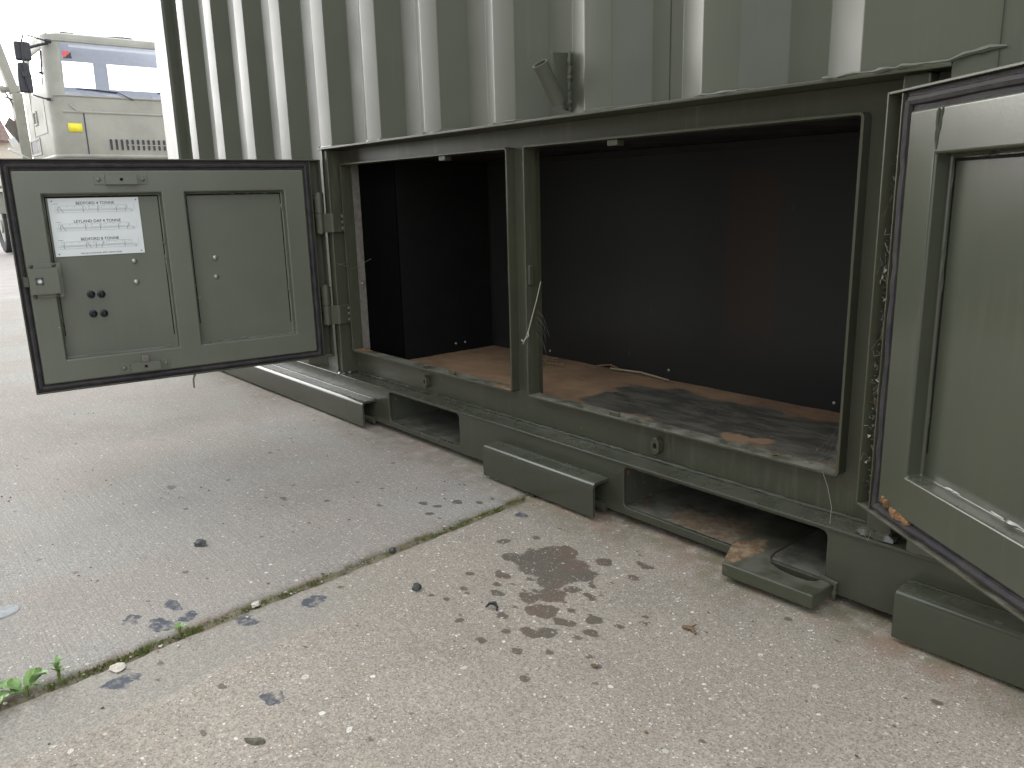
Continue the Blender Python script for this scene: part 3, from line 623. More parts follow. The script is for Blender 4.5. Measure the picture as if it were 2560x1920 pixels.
# ------------------------------------------------------------------ locker doors
def door(origin, ang, ws, name_label):
    h, w = 0.505, 0.690
    DP = 'door' if ws > 0 else 'doorshaded'
    mb = MB()
    def BX_(u0, u1, w0, w1, v0, v1, m=None):
        (m or mb).box(u0, u1, min(w0 * ws, w1 * ws), max(w0 * ws, w1 * ws), v0, v1)
    BX_(0, w, -0.026, -0.0235, 0, h)                                    # skin
    for q in ((0, 0.003, 0, h), (w - 0.003, w, 0, h), (0.0031, w - 0.0031, 0, 0.003), (0.0031, w - 0.0031, h - 0.003, h)): BX_(q[0], q[1], -0.0234, 0.003, q[2], q[3])
    D = mb.build('locker_door', 'frame', CT, 0.0006, 1)
    D.matrix_parent_inverse = Matrix.Translation(-CT.location)
    D.location = origin; D.rotation_euler = (0, 0, ang)
    D['label'] = name_label
    # pressed inner panel with two recesses (grid of levels)
    us = [0.046, 0.098, 0.331, 0.382, 0.621, 0.671]; vsx = [0.020, 0.071, 0.431, 0.480]; LV, RC = 0.002, -0.0185
    mb = MB()
    lev = lambda i, j: RC if (i in (1, 3) and j == 1) else LV
    for i in range(5):
        for j in range(3):
            y = lev(i, j) * ws
            mb.add([(us[i], y, vsx[j]), (us[i + 1], y, vsx[j]), (us[i + 1], y, vsx[j + 1]), (us[i], y, vsx[j + 1])], [(0, 1, 2, 3)])
    for i in (1, 3):
        u0, u1, v0, v1 = us[i], us[i + 1], vsx[1], vsx[2]; a, b = LV * ws, RC * ws
        for (p, q) in (((u0, v0), (u1, v0)), ((u1, v0), (u1, v1)), ((u1, v1), (u0, v1)), ((u0, v1), (u0, v0))): mb.add([(p[0], a, p[1]), (q[0], a, q[1]), (q[0], b, q[1]), (p[0], b, p[1])], [(0, 1, 2, 3)])
    U0, U1, V0, V1 = us[0], us[-1], vsx[0], vsx[-1]; a, b = LV * ws, -0.0225 * ws
    mb.add([(U0, b, V0), (U1, b, V0), (U1, b, V1), (U0, b, V1)], [(0, 1, 2, 3)])
    bm = bmesh.new(); me = bpy.data.meshes.new('tmp'); me.from_pydata(mb.v, [], mb.f); bm.from_mesh(me); bmesh.ops.remove_doubles(bm, verts=bm.verts, dist=1e-5)
    # outer walls
    for loop in ([(u, V0) for u in us], [(u, V1) for u in us]):
        for p, q in zip(loop[:-1], loop[1:]):
            bm.faces.new([bm.verts.new((p[0], a, p[1])), bm.verts.new((q[0], a, q[1])), bm.verts.new((q[0], b, q[1])), bm.verts.new((p[0], b, p[1]))])
    for uu in (U0, U1):
        for p, q in zip(vsx[:-1], vsx[1:]):
            bm.faces.new([bm.verts.new((uu, a, p)), bm.verts.new((uu, a, q)), bm.verts.new((uu, b, q)), bm.verts.new((uu, b, p))])
    bmesh.ops.remove_doubles(bm, verts=bm.verts, dist=1e-5)
    bmesh.ops.dissolve_limit(bm, angle_limit=0.01, verts=bm.verts, edges=bm.edges)
    bmesh.ops.recalc_face_normals(bm, faces=bm.faces); me2 = bpy.data.meshes.new('inner_panel'); bm.to_mesh(me2); bm.free()
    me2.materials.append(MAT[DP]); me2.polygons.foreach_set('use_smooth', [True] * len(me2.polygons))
    P = link('inner_panel', me2, D); bv = P.modifiers.new('bevel', 'BEVEL'); bv.width = 0.0034; bv.segments = 3; bv.limit_method = 'ANGLE'; bv.angle_limit = math.radians(40); bv.harden_normals = True
    # corner gussets / weld lumps
    def sub(name, fn, mat, bev=0.0, sm=False):
        m = MB(); fn(m); return m.build(name, mat, D, bev, 2, sm)
    r = random.Random(3 if ws > 0 else 4)
    def sealing(m):
        for i in (1, 3):
            u0, u1, v0, v1 = us[i] + 0.003, us[i + 1] - 0.003, vsx[1] + 0.003, vsx[2] - 0.003
            L = [(u0, v0), (u1, v0), (u1, v1), (u0, v1), (u0, v0)]
            for (p, q) in zip(L[:-1], L[1:]):
                for _ in range(4):
                    s0 = r.uniform(0, 0.8); s1 = s0 + r.uniform(0.04, 0.18)
                    A = [p[0] + (q[0] - p[0]) * s0, RC * ws, p[1] + (q[1] - p[1]) * s0]; B = [p[0] + (q[0] - p[0]) * min(s1, 1), RC * ws, p[1] + (q[1] - p[1]) * min(s1, 1)]
                    bead(m, [A, B], r.uniform(0.0012, 0.0024), 0.006, 0.6, 6, r)
    kind(sub('paint_drip', sealing, DP, 0, True), 'stuff')
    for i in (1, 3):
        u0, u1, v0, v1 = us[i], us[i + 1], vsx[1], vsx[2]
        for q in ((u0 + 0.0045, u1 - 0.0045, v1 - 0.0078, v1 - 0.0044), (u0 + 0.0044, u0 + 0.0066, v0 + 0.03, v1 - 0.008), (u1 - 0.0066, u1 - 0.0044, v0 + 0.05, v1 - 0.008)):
            sub('recess_shade_line', lambda m: BX_(q[0], q[1], RC - 0.0005, RC + 0.0006, q[2], q[3], m), 'groove_shade')  # dark strip painting the shadow line along a recess edge
    def gask(m):
        n = 26
        for (o, i_) in (((0.0285, w - 0.0035, 0.0035, h - 0.0035), (0.0455, w - 0.0195, 0.0195, h - 0.0245)),):
            m.ring((o[0], o[1], o[2], o[3]), (i_[0], i_[1], i_[2], i_[3]), 'y', min(-0.0230 * ws, -0.004 * ws), max(-0.0230 * ws, -0.004 * ws))
            c = ((o[0] + i_[0]) / 2, (o[1] + i_[1]) / 2, (o[2] + i_[2]) / 2, (o[3] + i_[3]) / 2)
            loop = [(c[0], c[2]), (c[1], c[2]), (c[1], c[3]), (c[0], c[3]), (c[0], c[2])]
            for p, q in zip(loop[:-1], loop[1:]):
                m.tube([(p[0] + (q[0] - p[0]) * k / n, ws * (-0.0035 + r.uniform(-0.0012, 0.0012)), p[1] + (q[1] - p[1]) * k / n + r.uniform(-0.0006, 0.0006)) for k in range(n + 1)], 0.0055, 8)
    sub('rubber_seal', gask, 'rubber', 0, True)
    def strip(m): BX_(0.0262, 0.0283, -0.0232, 0.001, 0.004, h - 0.004, m)
    sub('seal_retainer', strip, 'frame', 0.0005)
    if ws > 0:
        for v in (0.408, 0.372, 0.336, 0.163, 0.125, 0.090): sub('bolt', lambda m: m.dome((0.0145, -0.0232 * ws, v), (0, ws, 0), 0.0078, 0.017), 'rustbolt', 0, True)
        for u, v in ((0.455, 0.279), (0.456, 0.231), (0.275, 0.276), (0.277, 0.230)): sub('bolt', lambda m: m.dome((u, RC * ws, v), (0, ws, 0), 0.0064, 0.005), 'steel', 0, True)
        for u, v in ((0.553, 0.210), (0.532, 0.209), (0.554, 0.166), (0.532, 0.165)): sub('bolt', lambda m: (m.dome((u, RC * ws, v), (0, ws, 0), 0.0088, 0.004), m.dome((u, (RC + 0.004) * ws, v), (0, ws, 0), 0.0055, 0.009)), 'blackbolt', 0, True)
        # slam lock on the free edge
        sub('lock_base', lambda m: BX_(0.606, 0.668, LV, LV + 0.003, 0.2115, 0.286, m), 'door', 0.0008)
        def lockbox(m):
            O = rrect(0.613, 0.6695, 0.221, 0.276, 0.002, 1); I = [(0.650 + 0.0048 * c, 0.249 + 0.0048 * s) for c, s in ((-1, -1), (-.4, -1), (.4, -1), (1, -1), (1, -.4), (1, .4), (1, 1), (-1, 1))]
            m.box(0.613, 0.6425, *sorted(((LV + 0.0031) * ws, 0.017 * ws)), 0.221, 0.276); m.box(0.6575, 0.6695, *sorted(((LV + 0.0031) * ws, 0.017 * ws)), 0.221, 0.276)
            m.box(0.6426, 0.6574, *sorted(((LV + 0.0031) * ws, 0.017 * ws)), 0.221, 0.2415); m.box(0.6426, 0.6574, *sorted(((LV + 0.0031) * ws, 0.017 * ws)), 0.2565, 0.276)
        sub('lock_case', lockbox, 'door', 0)
        sub('lock_boss', lambda m: (m.loopring([(0.650 + 0.0072 * math.cos(a), 0.249 + 0.0072 * math.sin(a)) for a in [math.radians(22.5 + 45 * k) for k in range(8)]],
             [(0.650 + 0.0045 * math.cos(a), 0.249 + 0.0045 * math.sin(a)) for a in [math.radians(22.5 + 45 * k) for k in range(8)]], 'y', *sorted((0.0165 * ws, 0.0195 * ws)))), 'door', 0, False)
        sub('lock_spindle', lambda m: BX_(0.6462, 0.6538, 0.004, 0.0175, 0.2452, 0.2528, m), 'plate', 0.0004)
        sub('lock_bolt', lambda m: BX_(0.6697, 0.680, 0.004, 0.013, 0.238, 0.259, m), 'frame', 0.001)
        for u, v in ((0.662, 0.2815), (0.619, 0.2815), (0.662, 0.2155), (0.619, 0.2155)): sub('screw', lambda m: m.dome((u, (LV + 0.003) * ws, v), (0, ws, 0), 0.0042, 0.003), 'frame', 0, True)
        # sliding bolts at the top and the bottom edge
        for vc, tb in ((0.4605, False), (0.0365, True)):
            sub('latch_base', lambda m: BX_(0.409, 0.517, LV, LV + 0.002, vc - 0.0105, vc + 0.0105, m), 'door', 0.0006)
            def casing(m):
                m.box(0.431, 0.4595, *sorted(((LV + 0.0021) * ws, 0.014 * ws)), vc - 0.0105, vc + 0.0105); m.box(0.4661, 0.495, *sorted(((LV + 0.0021) * ws, 0.014 * ws)), vc - 0.0105, vc + 0.0105)
                m.box(0.4596, 0.4660, *sorted(((LV + 0.0021) * ws, 0.014 * ws)), vc - 0.0105, vc - 0.003); m.box(0.4596, 0.4660, *sorted(((LV + 0.0021) * ws, 0.014 * ws)), vc + 0.003, vc + 0.0105)
            sub('latch_case', casing, 'door', 0)
            sub('latch_hole', lambda m: BX_(0.4597, 0.4659, LV + 0.0022, 0.006, vc - 0.0029, vc + 0.0029, m), 'dark')
            for u in (0.418, 0.508): sub('screw', lambda m: m.dome((u, (LV + 0.002) * ws, vc), (0, ws, 0), 0.0048, 0.004), 'door', 0, True)
            if tb: sub('latch_tongue', lambda m: BX_(0.455, 0.470, 0.004, 0.011, vc + 0.0106, vc + 0.026, m), 'galv', 0.001)
        sub('door_stay', lambda m: m.tube([(0.352, -0.008 * ws, 0.001), (0.356, -0.008 * ws, -0.006), (0.359, -0.006 * ws, -0.012), (0.360, -0.006 * ws, -0.034)], 0.0022, 8), 'galv', 0, True)
        # instruction plate, lettering and diagrams
        sub('instruction_plate', lambda m: BX_(0.4295, 0.6105, RC + 0.0004, RC + 0.0022, 0.2970, 0.4225, m), 'plate', 0.0003)
        WP = RC + 0.0026
        def text(body, size, uc, v, mat, nm='lettering', bold=0.0):
            cu = bpy.data.curves.new('t', 'FONT'); cu.body = body; cu.size = size; cu.align_x = 'CENTER'; cu.offset = bold; cu.resolution_u = 3
            to = bpy.data.objects.new('t', cu); COL.objects.link(to); dg = bpy.context.evaluated_depsgraph_get()
            tm = bpy.data.meshes.new_from_object(to.evaluated_get(dg)); COL.objects.unlink(to); bpy.data.objects.remove(to)
            n = len(tm.vertices); co = np.zeros(n * 3); tm.vertices.foreach_get('co', co); co = co.reshape(-1, 3)
            new = np.stack([uc - co[:, 0], np.full(n, WP * ws), v + co[:, 1]], -1); tm.vertices.foreach_set('co', new.ravel())
            tm.name = nm; tm.materials.clear(); tm.materials.append(MAT[mat]); link(nm, tm, D)
        text('BEDFORD 4 TONNE', 0.0086, 0.519, 0.4085, 'ink', bold=0.00005); text('LEYLAND DAF 4 TONNE', 0.0086, 0.519, 0.3695, 'ink', bold=0.00005); text('BEDFORD 8 TONNE', 0.0086, 0.519, 0.3305, 'ink', bold=0.00005)
        text('PIN ALLOCATIONS APPLY BOTH SIDES', 0.0048, 0.519, 0.3005, 'ink')
        for k, vb in enumerate((0.3915, 0.3525, 0.3135)):
            m = MB(); m2 = MB()
            def ln(a, b, t, mm): mm.bar((a[0], WP * ws, a[1]), (b[0], WP * ws, b[1]), 0.0004, t, (0, 0, 1) if abs(a[0] - b[0]) > abs(a[1] - b[1]) else (1, 0, 0))
            U = lambda s: 0.6015 - s * 0.163
            for y in (0.0, 0.0042, 0.0058): ln((U(0), vb + y), (U(0.97), vb + y), 0.00035, m2)
            for s0, s1 in ((0.03, 0.38), (0.42, 0.55), (0.58, 0.90)):
                ln((U(s0), vb + 0.0150), (U(s1), vb + 0.0150), 0.00045, m2); ln((U(s0), vb + 0.0075), (U(s1), vb + 0.0075), 0.00035, m2); ln((U(s0), vb + 0.0075), (U(s0), vb + 0.015), 0.00045, m2); ln((U(s1), vb + 0.0075), (U(s1), vb + 0.015), 0.00045, m2)
                for q in range(2 if s1 - s0 < 0.2 else 4):
                    t = s0 + (s1 - s0) * (0.1 + 0.8 * q / (1 if s1 - s0 < 0.2 else 3)); m2.box(U(t) - 0.0006, U(t) + 0.0006, (WP * ws) - 0.0002, (WP * ws) + 0.0002, vb + 0.0118, vb + 0.0135)
            ln((U(0.99), vb + 0.0015), (U(0.99), vb + 0.018), 0.00035, m2)
            sets = {0: ((0.05, 0.05), (0.07, 0.11), (0.35, 0.35), (0.53, 0.53), (0.76, 0.76), (0.89, 0.865)), 1: ((0.05, 0.05), (0.07, 0.11), (0.35, 0.35), (0.53, 0.53), (0.76, 0.76), (0.89, 0.865)), 2: ((0.06, 0.06), (0.33, 0.33), (0.35, 0.385), (0.45, 0.45), (0.54, 0.515), (0.81, 0.81))}[k]
            for s0, s1 in sets: ln((U(s0), vb + 0.0115), (U(s1), vb + 0.0005), 0.0008, m); ln((U(s0), vb + 0.0115), (U(s0 + 0.012), vb + 0.0115), 0.0006, m)
            m2.box(U(0.06), U(0.0), WP * ws - 0.0002, WP * ws + 0.0002, vb + 0.0185, vb + 0.0196)
            m2.box(U(0.965), U(0.935), WP * ws - 0.0002, WP * ws + 0.0002, vb + 0.0005, vb + 0.0022)
            kind(m.build('printed_diagram', 'inkmid', D), 'stuff'); kind(m2.build('printed_diagram', 'inkgrey', D), 'stuff')
        for u, v in ((0.6035, 0.4165), (0.4355, 0.4165), (0.6035, 0.3025), (0.4365, 0.3025)): sub('rivet', lambda m: m.dome((u, (RC + 0.0022) * ws, v), (0, ws, 0), 0.0014, 0.0009, 8), 'ink', 0, True)
    else:
        # gusset scars in the corners of the pressed frame, rusty sealant
        sub('weld_scar', lambda m: (bead(m, [(0.098, (LV) * ws, 0.478), (0.0985, LV * ws, 0.436)], 0.002, 0.005, 0.5, 6, r), bead(m, [(0.105, LV * ws, 0.478), (0.0995, LV * ws, 0.440)], 0.0016, 0.005, 0.4, 6, r)), DP, 0, True)
        def foam(m): bead(m, [(0.050, -0.002 * ws, 0.034), (0.062, 0.0, 0.026), (0.085, 0.0, 0.020), (0.110, 0.0, 0.018)], 0.0045, 0.004, 0.6, 7, r)
        sub('rusty_sealant', foam, 'foam', 0, True)
    return D
AL = math.radians(-97.3)
door((-1.906, -0.03, 0.155), AL, 1, 'open left locker door with a white instruction plate')
AR = math.atan2(-0.558, 0.83)
door((-0.460, -0.04, 0.157), AR, -1, 'open right locker door swung towards the viewer')

# ================================================================== TRUCK
MAT['truck'] = paint('faded_olive_truck_paint', (0.355, 0.345, 0.290), 0.6, 0.3, False, 0.3, None, 0.02)
MAT['truckdark'] = simple('black_truck_plastic', (0.035, 0.033, 0.038), 0.5, 0, 0.2, 20, 0.05)
MAT['tyre'] = simple('tyre_rubber', (0.03, 0.03, 0.032), 0.8, 0, 0.3, 15, 0.3)
MAT['cabin'] = simple('cab_lining', (0.74, 0.75, 0.82), 0.8, 0, 0.1, 10, 0)
MAT['yellow'] = simple('yellow_plate_paint', (0.80, 0.68, 0.04), 0.5, 0, 0.03, 8, 0)
MAT['red'] = simple('red_badge_paint', (0.72, 0.07, 0.06), 0.5, 0, 0.05, 8, 0)
MAT['white'] = simple('white_paint', (0.78, 0.78, 0.76), 0.45, 0, 0.08, 10, 0.02)
def glassmat(name, tint):
    m, nt, p = newmat(name); nt.nodes.remove(p)
    o = [n for n in nt.nodes if n.type == 'OUTPUT_MATERIAL'][0]
    tr = nt.nodes.new('ShaderNodeBsdfTransparent'); tr.inputs[0].default_value = (*tint, 1); gl = nt.nodes.new('ShaderNodeBsdfGlossy'); gl.inputs['Roughness'].default_value = 0.03
    fr = nt.nodes.new('ShaderNodeFresnel'); fr.inputs[0].default_value = 2.1; gl.inputs[0].default_value = (0.92, 0.94, 1.0, 1); ms = nt.nodes.new('ShaderNodeMixShader')
    nt.links.new(fr.outputs[0], ms.inputs[0]); nt.links.new(tr.outputs[0], ms.inputs[1]); nt.links.new(gl.outputs[0], ms.inputs[2]); nt.links.new(ms.outputs[0], o.inputs[0]); return m
MAT['glass'] = glassmat('window_glass', (0.92, 0.94, 0.97))
XT, YT = -12.0, 1.417; YC = YT + 1.16
TR = thing('army_truck', 'pale olive flat-fronted army truck parked beyond the container', 'truck', (-15.0, YC, -0.22))
TL = Matrix.Translation
# cab shell: plan outline (rounded front corners) lofted over levels
ZL = [1.225, 1.26, 1.50, 1.775, 1.80, 1.95, 1.985, 2.05, 2.10, 2.30, 2.52, 2.58, 2.665, 2.71, 2.765, 2.80]
def plan(z):
    t = max(0, min(1, (z - 1.99) / 0.75))
    ins = 0.012 if z < 1.24 else 0.0
    rf = 0.22; xf = XT - 0.16 * t - ins - (0.03 if z > 2.75 else 0); y0 = YT + 0.06 * t + ins; y1 = 2 * YC - y0; xb = XT - 1.72
    if z > 2.78: y0 += 0.10; y1 -= 0.10; xf -= 0.12; xb += 0.05
    P = []
    for i in range(9):
        P.append(('F', (xf, y1 - rf - (y1 - y0 - 2 * rf) * i / 8)))
    for i in range(1, 7):
        a = math.radians(-90 * i / 7); P.append(('C', (xf - rf + rf * math.cos(a), y0 + rf + rf * math.sin(a))))
    xs = [xf - rf, xf - rf - 0.07, -12.40, -12.48, -12.75, -13.10, -13.18, -13.45, xb]
    xs[0] = xf - rf; xs[1] = min(xs[0] - 0.02, -12.36) if z > 1.95 else xs[0] - 0.05
    for x in xs: P.append(('S', (x, y0)))
    for i in range(1, 12): P.append(('B', (xb, y0 + (y1 - y0) * i / 12)))
    for x in reversed(xs): P.append(('T', (x, y1)))
    for i in range(1, 7):
        a = math.radians(90 - 90 * i / 7); P.append(('D', (xf - rf + rf * math.cos(a), y1 - rf + rf * math.sin(a))))
    return P
mb = MB(); pl = [plan(z) for z in ZL]; n = len(pl[0]); NF = 9; vs = []
for z, P in zip(ZL, pl): vs += [(p[1][0], p[1][1], z) for p in P]
idS = NF + 6; idB = idS + 9; idT = idB + 11
def skip(k, i):
    z0, z1 = ZL[k], ZL[k + 1]
    if 1.98 < (z0 + z1) / 2 < 2.665 and (i < NF - 1 + 1 or i >= n - 1): return 'windscreen'
    if 2.10 <= z0 and z1 <= 2.58:
        j = i - idS
        if 1 <= j <= 5: return 'front_quarter_window' if j < 3 else 'side_window'
        j2 = i - idT
        if 2 <= j2 <= 6: return 'far_side_window'
    if 2.29 < z0 and z1 < 2.67 and idB - 1 <= i < idT:
        j = i - (idB - 1)
        if j in (2, 3, 4): return 'rear_window'
        if j in (6, 7, 8, 9): return 'rear_window_b'
    return None
faces = []; gl = {}
for k in range(len(ZL) - 1):
    for i in range(n):
        f = (k * n + i, k * n + (i + 1) % n, (k + 1) * n + (i + 1) % n, (k + 1) * n + i)
        s_ = skip(k, i)
        if s_: gl.setdefault(s_, []).append(f)
        else: faces.append(f)
faces.append(tuple((len(ZL) - 1) * n + i for i in range(n)))
mb.add(vs, faces)
cab = mb.build('cab', ['truck', 'cabin'], TR); cab.data.polygons.foreach_set('use_smooth', [True] * len(cab.data.polygons)); cab.data.set_sharp_from_angle(angle=math.radians(32))
sd = cab.modifiers.new('thick', 'SOLIDIFY'); sd.thickness = 0.035; sd.offset = -1; sd.material_offset = 1
for nm, fl in gl.items():
    used = sorted({i for f in fl for i in f}); mp = {u: k for k, u in enumerate(used)}
    mb = MB(); mb.add([vs[u] for u in used], [tuple(mp[i] for i in f) for f in fl])
    g_ = mb.build({'rear_window_b': 'rear_window', 'far_side_window': 'side_window'}.get(nm, nm), 'glass', TR, smooth=True)
mb = MB(); mb.box(XT - 1.66, XT - 0.1, YT + 0.06, 2 * YC - YT - 0.06, 1.24, 1.30); mb.build('cab_floor', 'cabin', TR)
mb = MB(); mb.box(XT - 0.5, XT - 0.15, YT + 0.12, 2 * YC - YT - 0.12, 1.70, 1.985); mb.build('dashboard', 'cabin', TR, 0.05)
for yc in (YT + 0.50, YC, 2 * YC - YT - 0.50):
    mb = MB(); mb.prism(fillet([(yc - 0.24, 1.5), (yc + 0.24, 1.5), (yc + 0.22, 2.06), (yc + 0.16, 2.20), (yc - 0.16, 2.20), (yc - 0.22, 2.06), (yc - 0.24, 1.5)], 0.05, 3)[:-1], 'x', XT - 1.45, XT - 1.30); mb.build('seat', 'cabin', TR, 0.03)
# windscreen rubber, lower edge lip and body creases
def line_on(z, dz, off, i0, i1, name, mat):
    P = plan(z); m = MB(); pts_ = []
    for i in range(i0, i1 + 1):
        x, y = P[i % n][1]; c_ = Vector((XT - 0.9, YC, 0)); d_ = Vector((x, y, 0)) - c_; d_.normalize(); pts_.append((x + d_.x * off, y + d_.y * off, z))
    m.tube(pts_, dz, 8, True); return m.build(name, mat, TR, smooth=True)
line_on(1.785, 0.016, 0.0, 0, NF + 1, 'body_crease', 'truck')
line_on(2.675, 0.013, 0.004, -4, NF + 3, 'windscreen_seal', 'truck'); line_on(1.985, 0.012, 0.004, -4, NF + 3, 'windscreen_seal', 'truck')
line_on(1.232, 0.03, -0.004, -6, idB - 1, 'lower_sill', 'truck')
mb = MB(); mb.box(XT + 0.001, XT + 0.006, 1.768, 1.782, 1.245, 1.785); mb.build('panel_gap', 'truckdark', TR)
mb = MB(); mb.tube([(XT + 0.004, 1.79, 1.785), (XT + 0.003, 1.70, 1.80), (XT - 0.002, 1.63, 1.86), (XT - 0.03, 1.585, 1.94), (XT - 0.06, 1.575, 2.0), (XT - 0.16, 1.60, 2.3), (XT - 0.26, 1.63, 2.66)], 0.014, 8); mb.build('pillar_crease', 'truck', TR, smooth=True)
# grille slots
for k in range(15):
    y = 2.062 + k * 0.0687
    mb = MB(); O = [(y + 0.024 * math.cos(a), (1.434 if math.sin(a) >= 0 else 1.328) + 0.024 * math.sin(a)) for a in [math.radians(22.5 * j) for j in range(17)]][:-1]
    I = [(y + 0.0185 * math.cos(a), (1.434 if math.sin(a) >= 0 else 1.328) + 0.0185 * math.sin(a)) for a in [math.radians(22.5 * j) for j in range(17)]][:-1]
    mb.loopring(O, I, 'x', XT + 0.0005, XT + 0.009); fr_ = mb.build('grille_slot', 'truck', TR, smooth=True)
    mb = MB(); mb.prism(I, 'x', XT + 0.0006, XT + 0.003); mb.build('slot_opening', 'truckdark', fr_).matrix_parent_inverse = Matrix.Identity(4)
mb = MB(); mb.box(XT + 0.0035, XT + 0.007, 2.27, 3.06, 1.374, 1.386); mb.build('grille_bar', 'truck', TR)
# marker plate follows the corner curve, badge on the glass, wipers
mb = MB(); P = plan(1.6); seq = [P[i][1] for i in range(NF - 1, NF + 5)]
vs_ = []
for (x, y) in [(XT + 0.004, 1.735), (XT + 0.004, 1.64), (XT + 0.0, 1.60), (XT - 0.010, 1.572)]: vs_ += [(x, y, 1.532), (x, y, 1.640)]
mb.add(vs_, [(0, 1, 3, 2), (2, 3, 5, 4), (4, 5, 7, 6)]); b_ = mb.build('yellow_marker_plate', 'yellow', TR, smooth=True); sd = b_.modifiers.new('t', 'SOLIDIFY'); sd.thickness = 0.004
mb = MB(); xw = lambda z: XT - 0.16 * max(0, (z - 1.99) / 0.75) + 0.004
def flat(name, poly, mat):
    m = MB(); m.add([(xw(z), y, z) for y, z in poly], [tuple(range(len(poly)))]); o = m.build(name, mat, TR); s2 = o.modifiers.new('t', 'SOLIDIFY'); s2.thickness = 0.002; return o
flat('windscreen_badge', [(1.650, 2.540), (1.745, 2.540), (1.650, 2.455)], 'red'); flat('windscreen_badge', [(1.748, 2.537), (1.750, 2.455), (1.655, 2.453)], 'truckdark')
mb = MB(); mb.tube([(xw(2.08) + 0.01, 1.73, 2.075), (xw(2.07) + 0.012, 1.98, 2.066), (xw(2.05) + 0.012, 2.222, 2.047)], [0.005, 0.011, 0.009], 6)
mb.tube([(xw(2.06) + 0.02, 1.97, 2.066), (xw(2.05) + 0.03, 2.222, 2.052), (xw(1.97) + 0.01, 2.41, 1.965)], [0.006, 0.007, 0.008], 6); mb.build('wiper', 'truckdark', TR, smooth=True)
mb = MB(); mb.tube([(xw(2.08) + 0.01, 2.75, 2.08), (xw(2.05) + 0.012, 3.24, 2.05)], 0.009, 6); mb.tube([(xw(2.06) + 0.02, 3.0, 2.066), (xw(1.97) + 0.01, 3.42, 1.965)], 0.007, 6); mb.build('wiper', 'truckdark', TR, smooth=True)
mb = MB(); mb.tube([(XT - 0.42, 2.0, 2.80), (XT - 0.42, 2.45, 2.825), (XT - 0.42, 2.62, 2.825)], 0.013, 8); mb.tube([(XT - 0.42, 2.5, 2.80), (XT - 0.42, 2.5, 2.835)], 0.035, 10); mb.tube([(XT - 0.42, 1.72, 2.805), (XT - 0.42, 1.88, 2.805)], 0.03, 8); mb.build('roof_fitting', 'truckdark', TR, smooth=True)
mb = MB(); mb.tube([(XT - 0.22, 1.75, 2.63), (XT - 0.23, 3.4, 2.63)], 0.02, 8); mb.build('sun_visor_rail', 'white', TR)
# door outline, handle, air intake step, rain gutter
mb = MB()
for a_, b_ in (((-13.30, 1.30), (-13.30, 2.62)), ((-12.46, 1.55), (-12.46, 1.99)), ((-13.30, 1.55), (-12.46, 1.55))): mb.bar((a_[0], YT - 0.001, a_[1]), (b_[0], YT - 0.001, b_[1]), 0.006, 0.012, (0, 0, 1) if a_[1] == b_[1] else (1, 0, 0))
mb.build('door_gap', 'truckdark', TR)
mb = MB(); mb.ring((-13.22, -12.99, 1.69, 1.875), (-13.19, -13.02, 1.715, 1.85), 'y', YT - 0.015, YT + 0.004); h_ = mb.build('door_handle', 'truck', TR, 0.004)
mb = MB(); mb.box(-13.188, -13.022, YT - 0.002, YT + 0.003, 1.717, 1.848); mb.build('handle_recess', 'galv', h_).matrix_parent_inverse = Matrix.Identity(4)
mb = MB(); mb.ring((-13.72, -13.02, 1.30, 1.53), (-13.66, -13.06, 1.33, 1.50), 'y', YT - 0.012, YT + 0.01); h_ = mb.build('step_opening', 'truck', TR, 0.004)
mb = MB(); mb.box(-13.655, -13.065, YT - 0.003, YT + 0.004, 1.332, 1.498); mb.build('step_recess', 'truckdark', h_).matrix_parent_inverse = Matrix.Identity(4)
mb = MB(); mb.tube([(-12.425, YT + 0.012, 2.10), (-12.425, YT + 0.045, 2.58)], 0.012, 6); mb.tube([(-12.425, YT + 0.012, 2.30), (-12.425, YT - 0.01, 2.30)], 0.02, 6); mb.build('window_divider', 'truckdark', TR)
# mirrors and their arm
XM = -12.1
for y0, y1, z0, z1, tp in ((1.115, 1.295, 2.39, 2.615, 0), (1.105, 1.262, 2.005, 2.365, 0.02)):
    mb = MB(); mb.prism(fillet([(y0 + tp, z1), (y0, (z0 + z1) / 2), (y0, z0), (y1, z0), (y1 + tp * 0.0, (z0 + z1) / 2), (y1 - tp, z1), (y0 + tp, z1)], 0.03, 3)[:-1], 'x', XM - 0.09, XM); mb.build('mirror', 'truckdark', TR, 0.022, 3)
mb = MB(); mb.tube([(XM - 0.02, 1.50, 2.645), (XM + 0.01, 1.40, 2.66), (XM + 0.02, 1.27, 2.69), (XM + 0.03, 1.225, 2.685), (XM + 0.03, 1.20, 2.62), (XM + 0.03, 1.185, 2.4), (XM + 0.03, 1.18, 2.22), (XM + 0.03, 1.20, 2.05), (XM + 0.03, 1.245, 1.975), (XM + 0.02, 1.30, 1.955), (XM, 1.40, 1.935)], 0.010, 8)
mb.tube([(XM, 1.385, 1.937), (XM, 1.435, 1.934)], 0.02, 8); mb.tube([(XM - 0.02, 1.46, 2.65), (XM - 0.02, 1.54, 2.645)], 0.026, 8); mb.tube([(XM + 0.025, 1.18, 2.19), (XM + 0.025, 1.18, 2.25)], 0.026, 8); mb.build('mirror_arm', 'truckdark', TR, smooth=True)
mb = MB(); mb.tube([(XM - 0.05, 1.25, 2.54), (XM - 0.1, 1.40, 2.60), (XM - 0.12, 1.52, 2.64)], 0.018, 8); mb.build('mirror_arm', 'truckdark', TR, smooth=True)
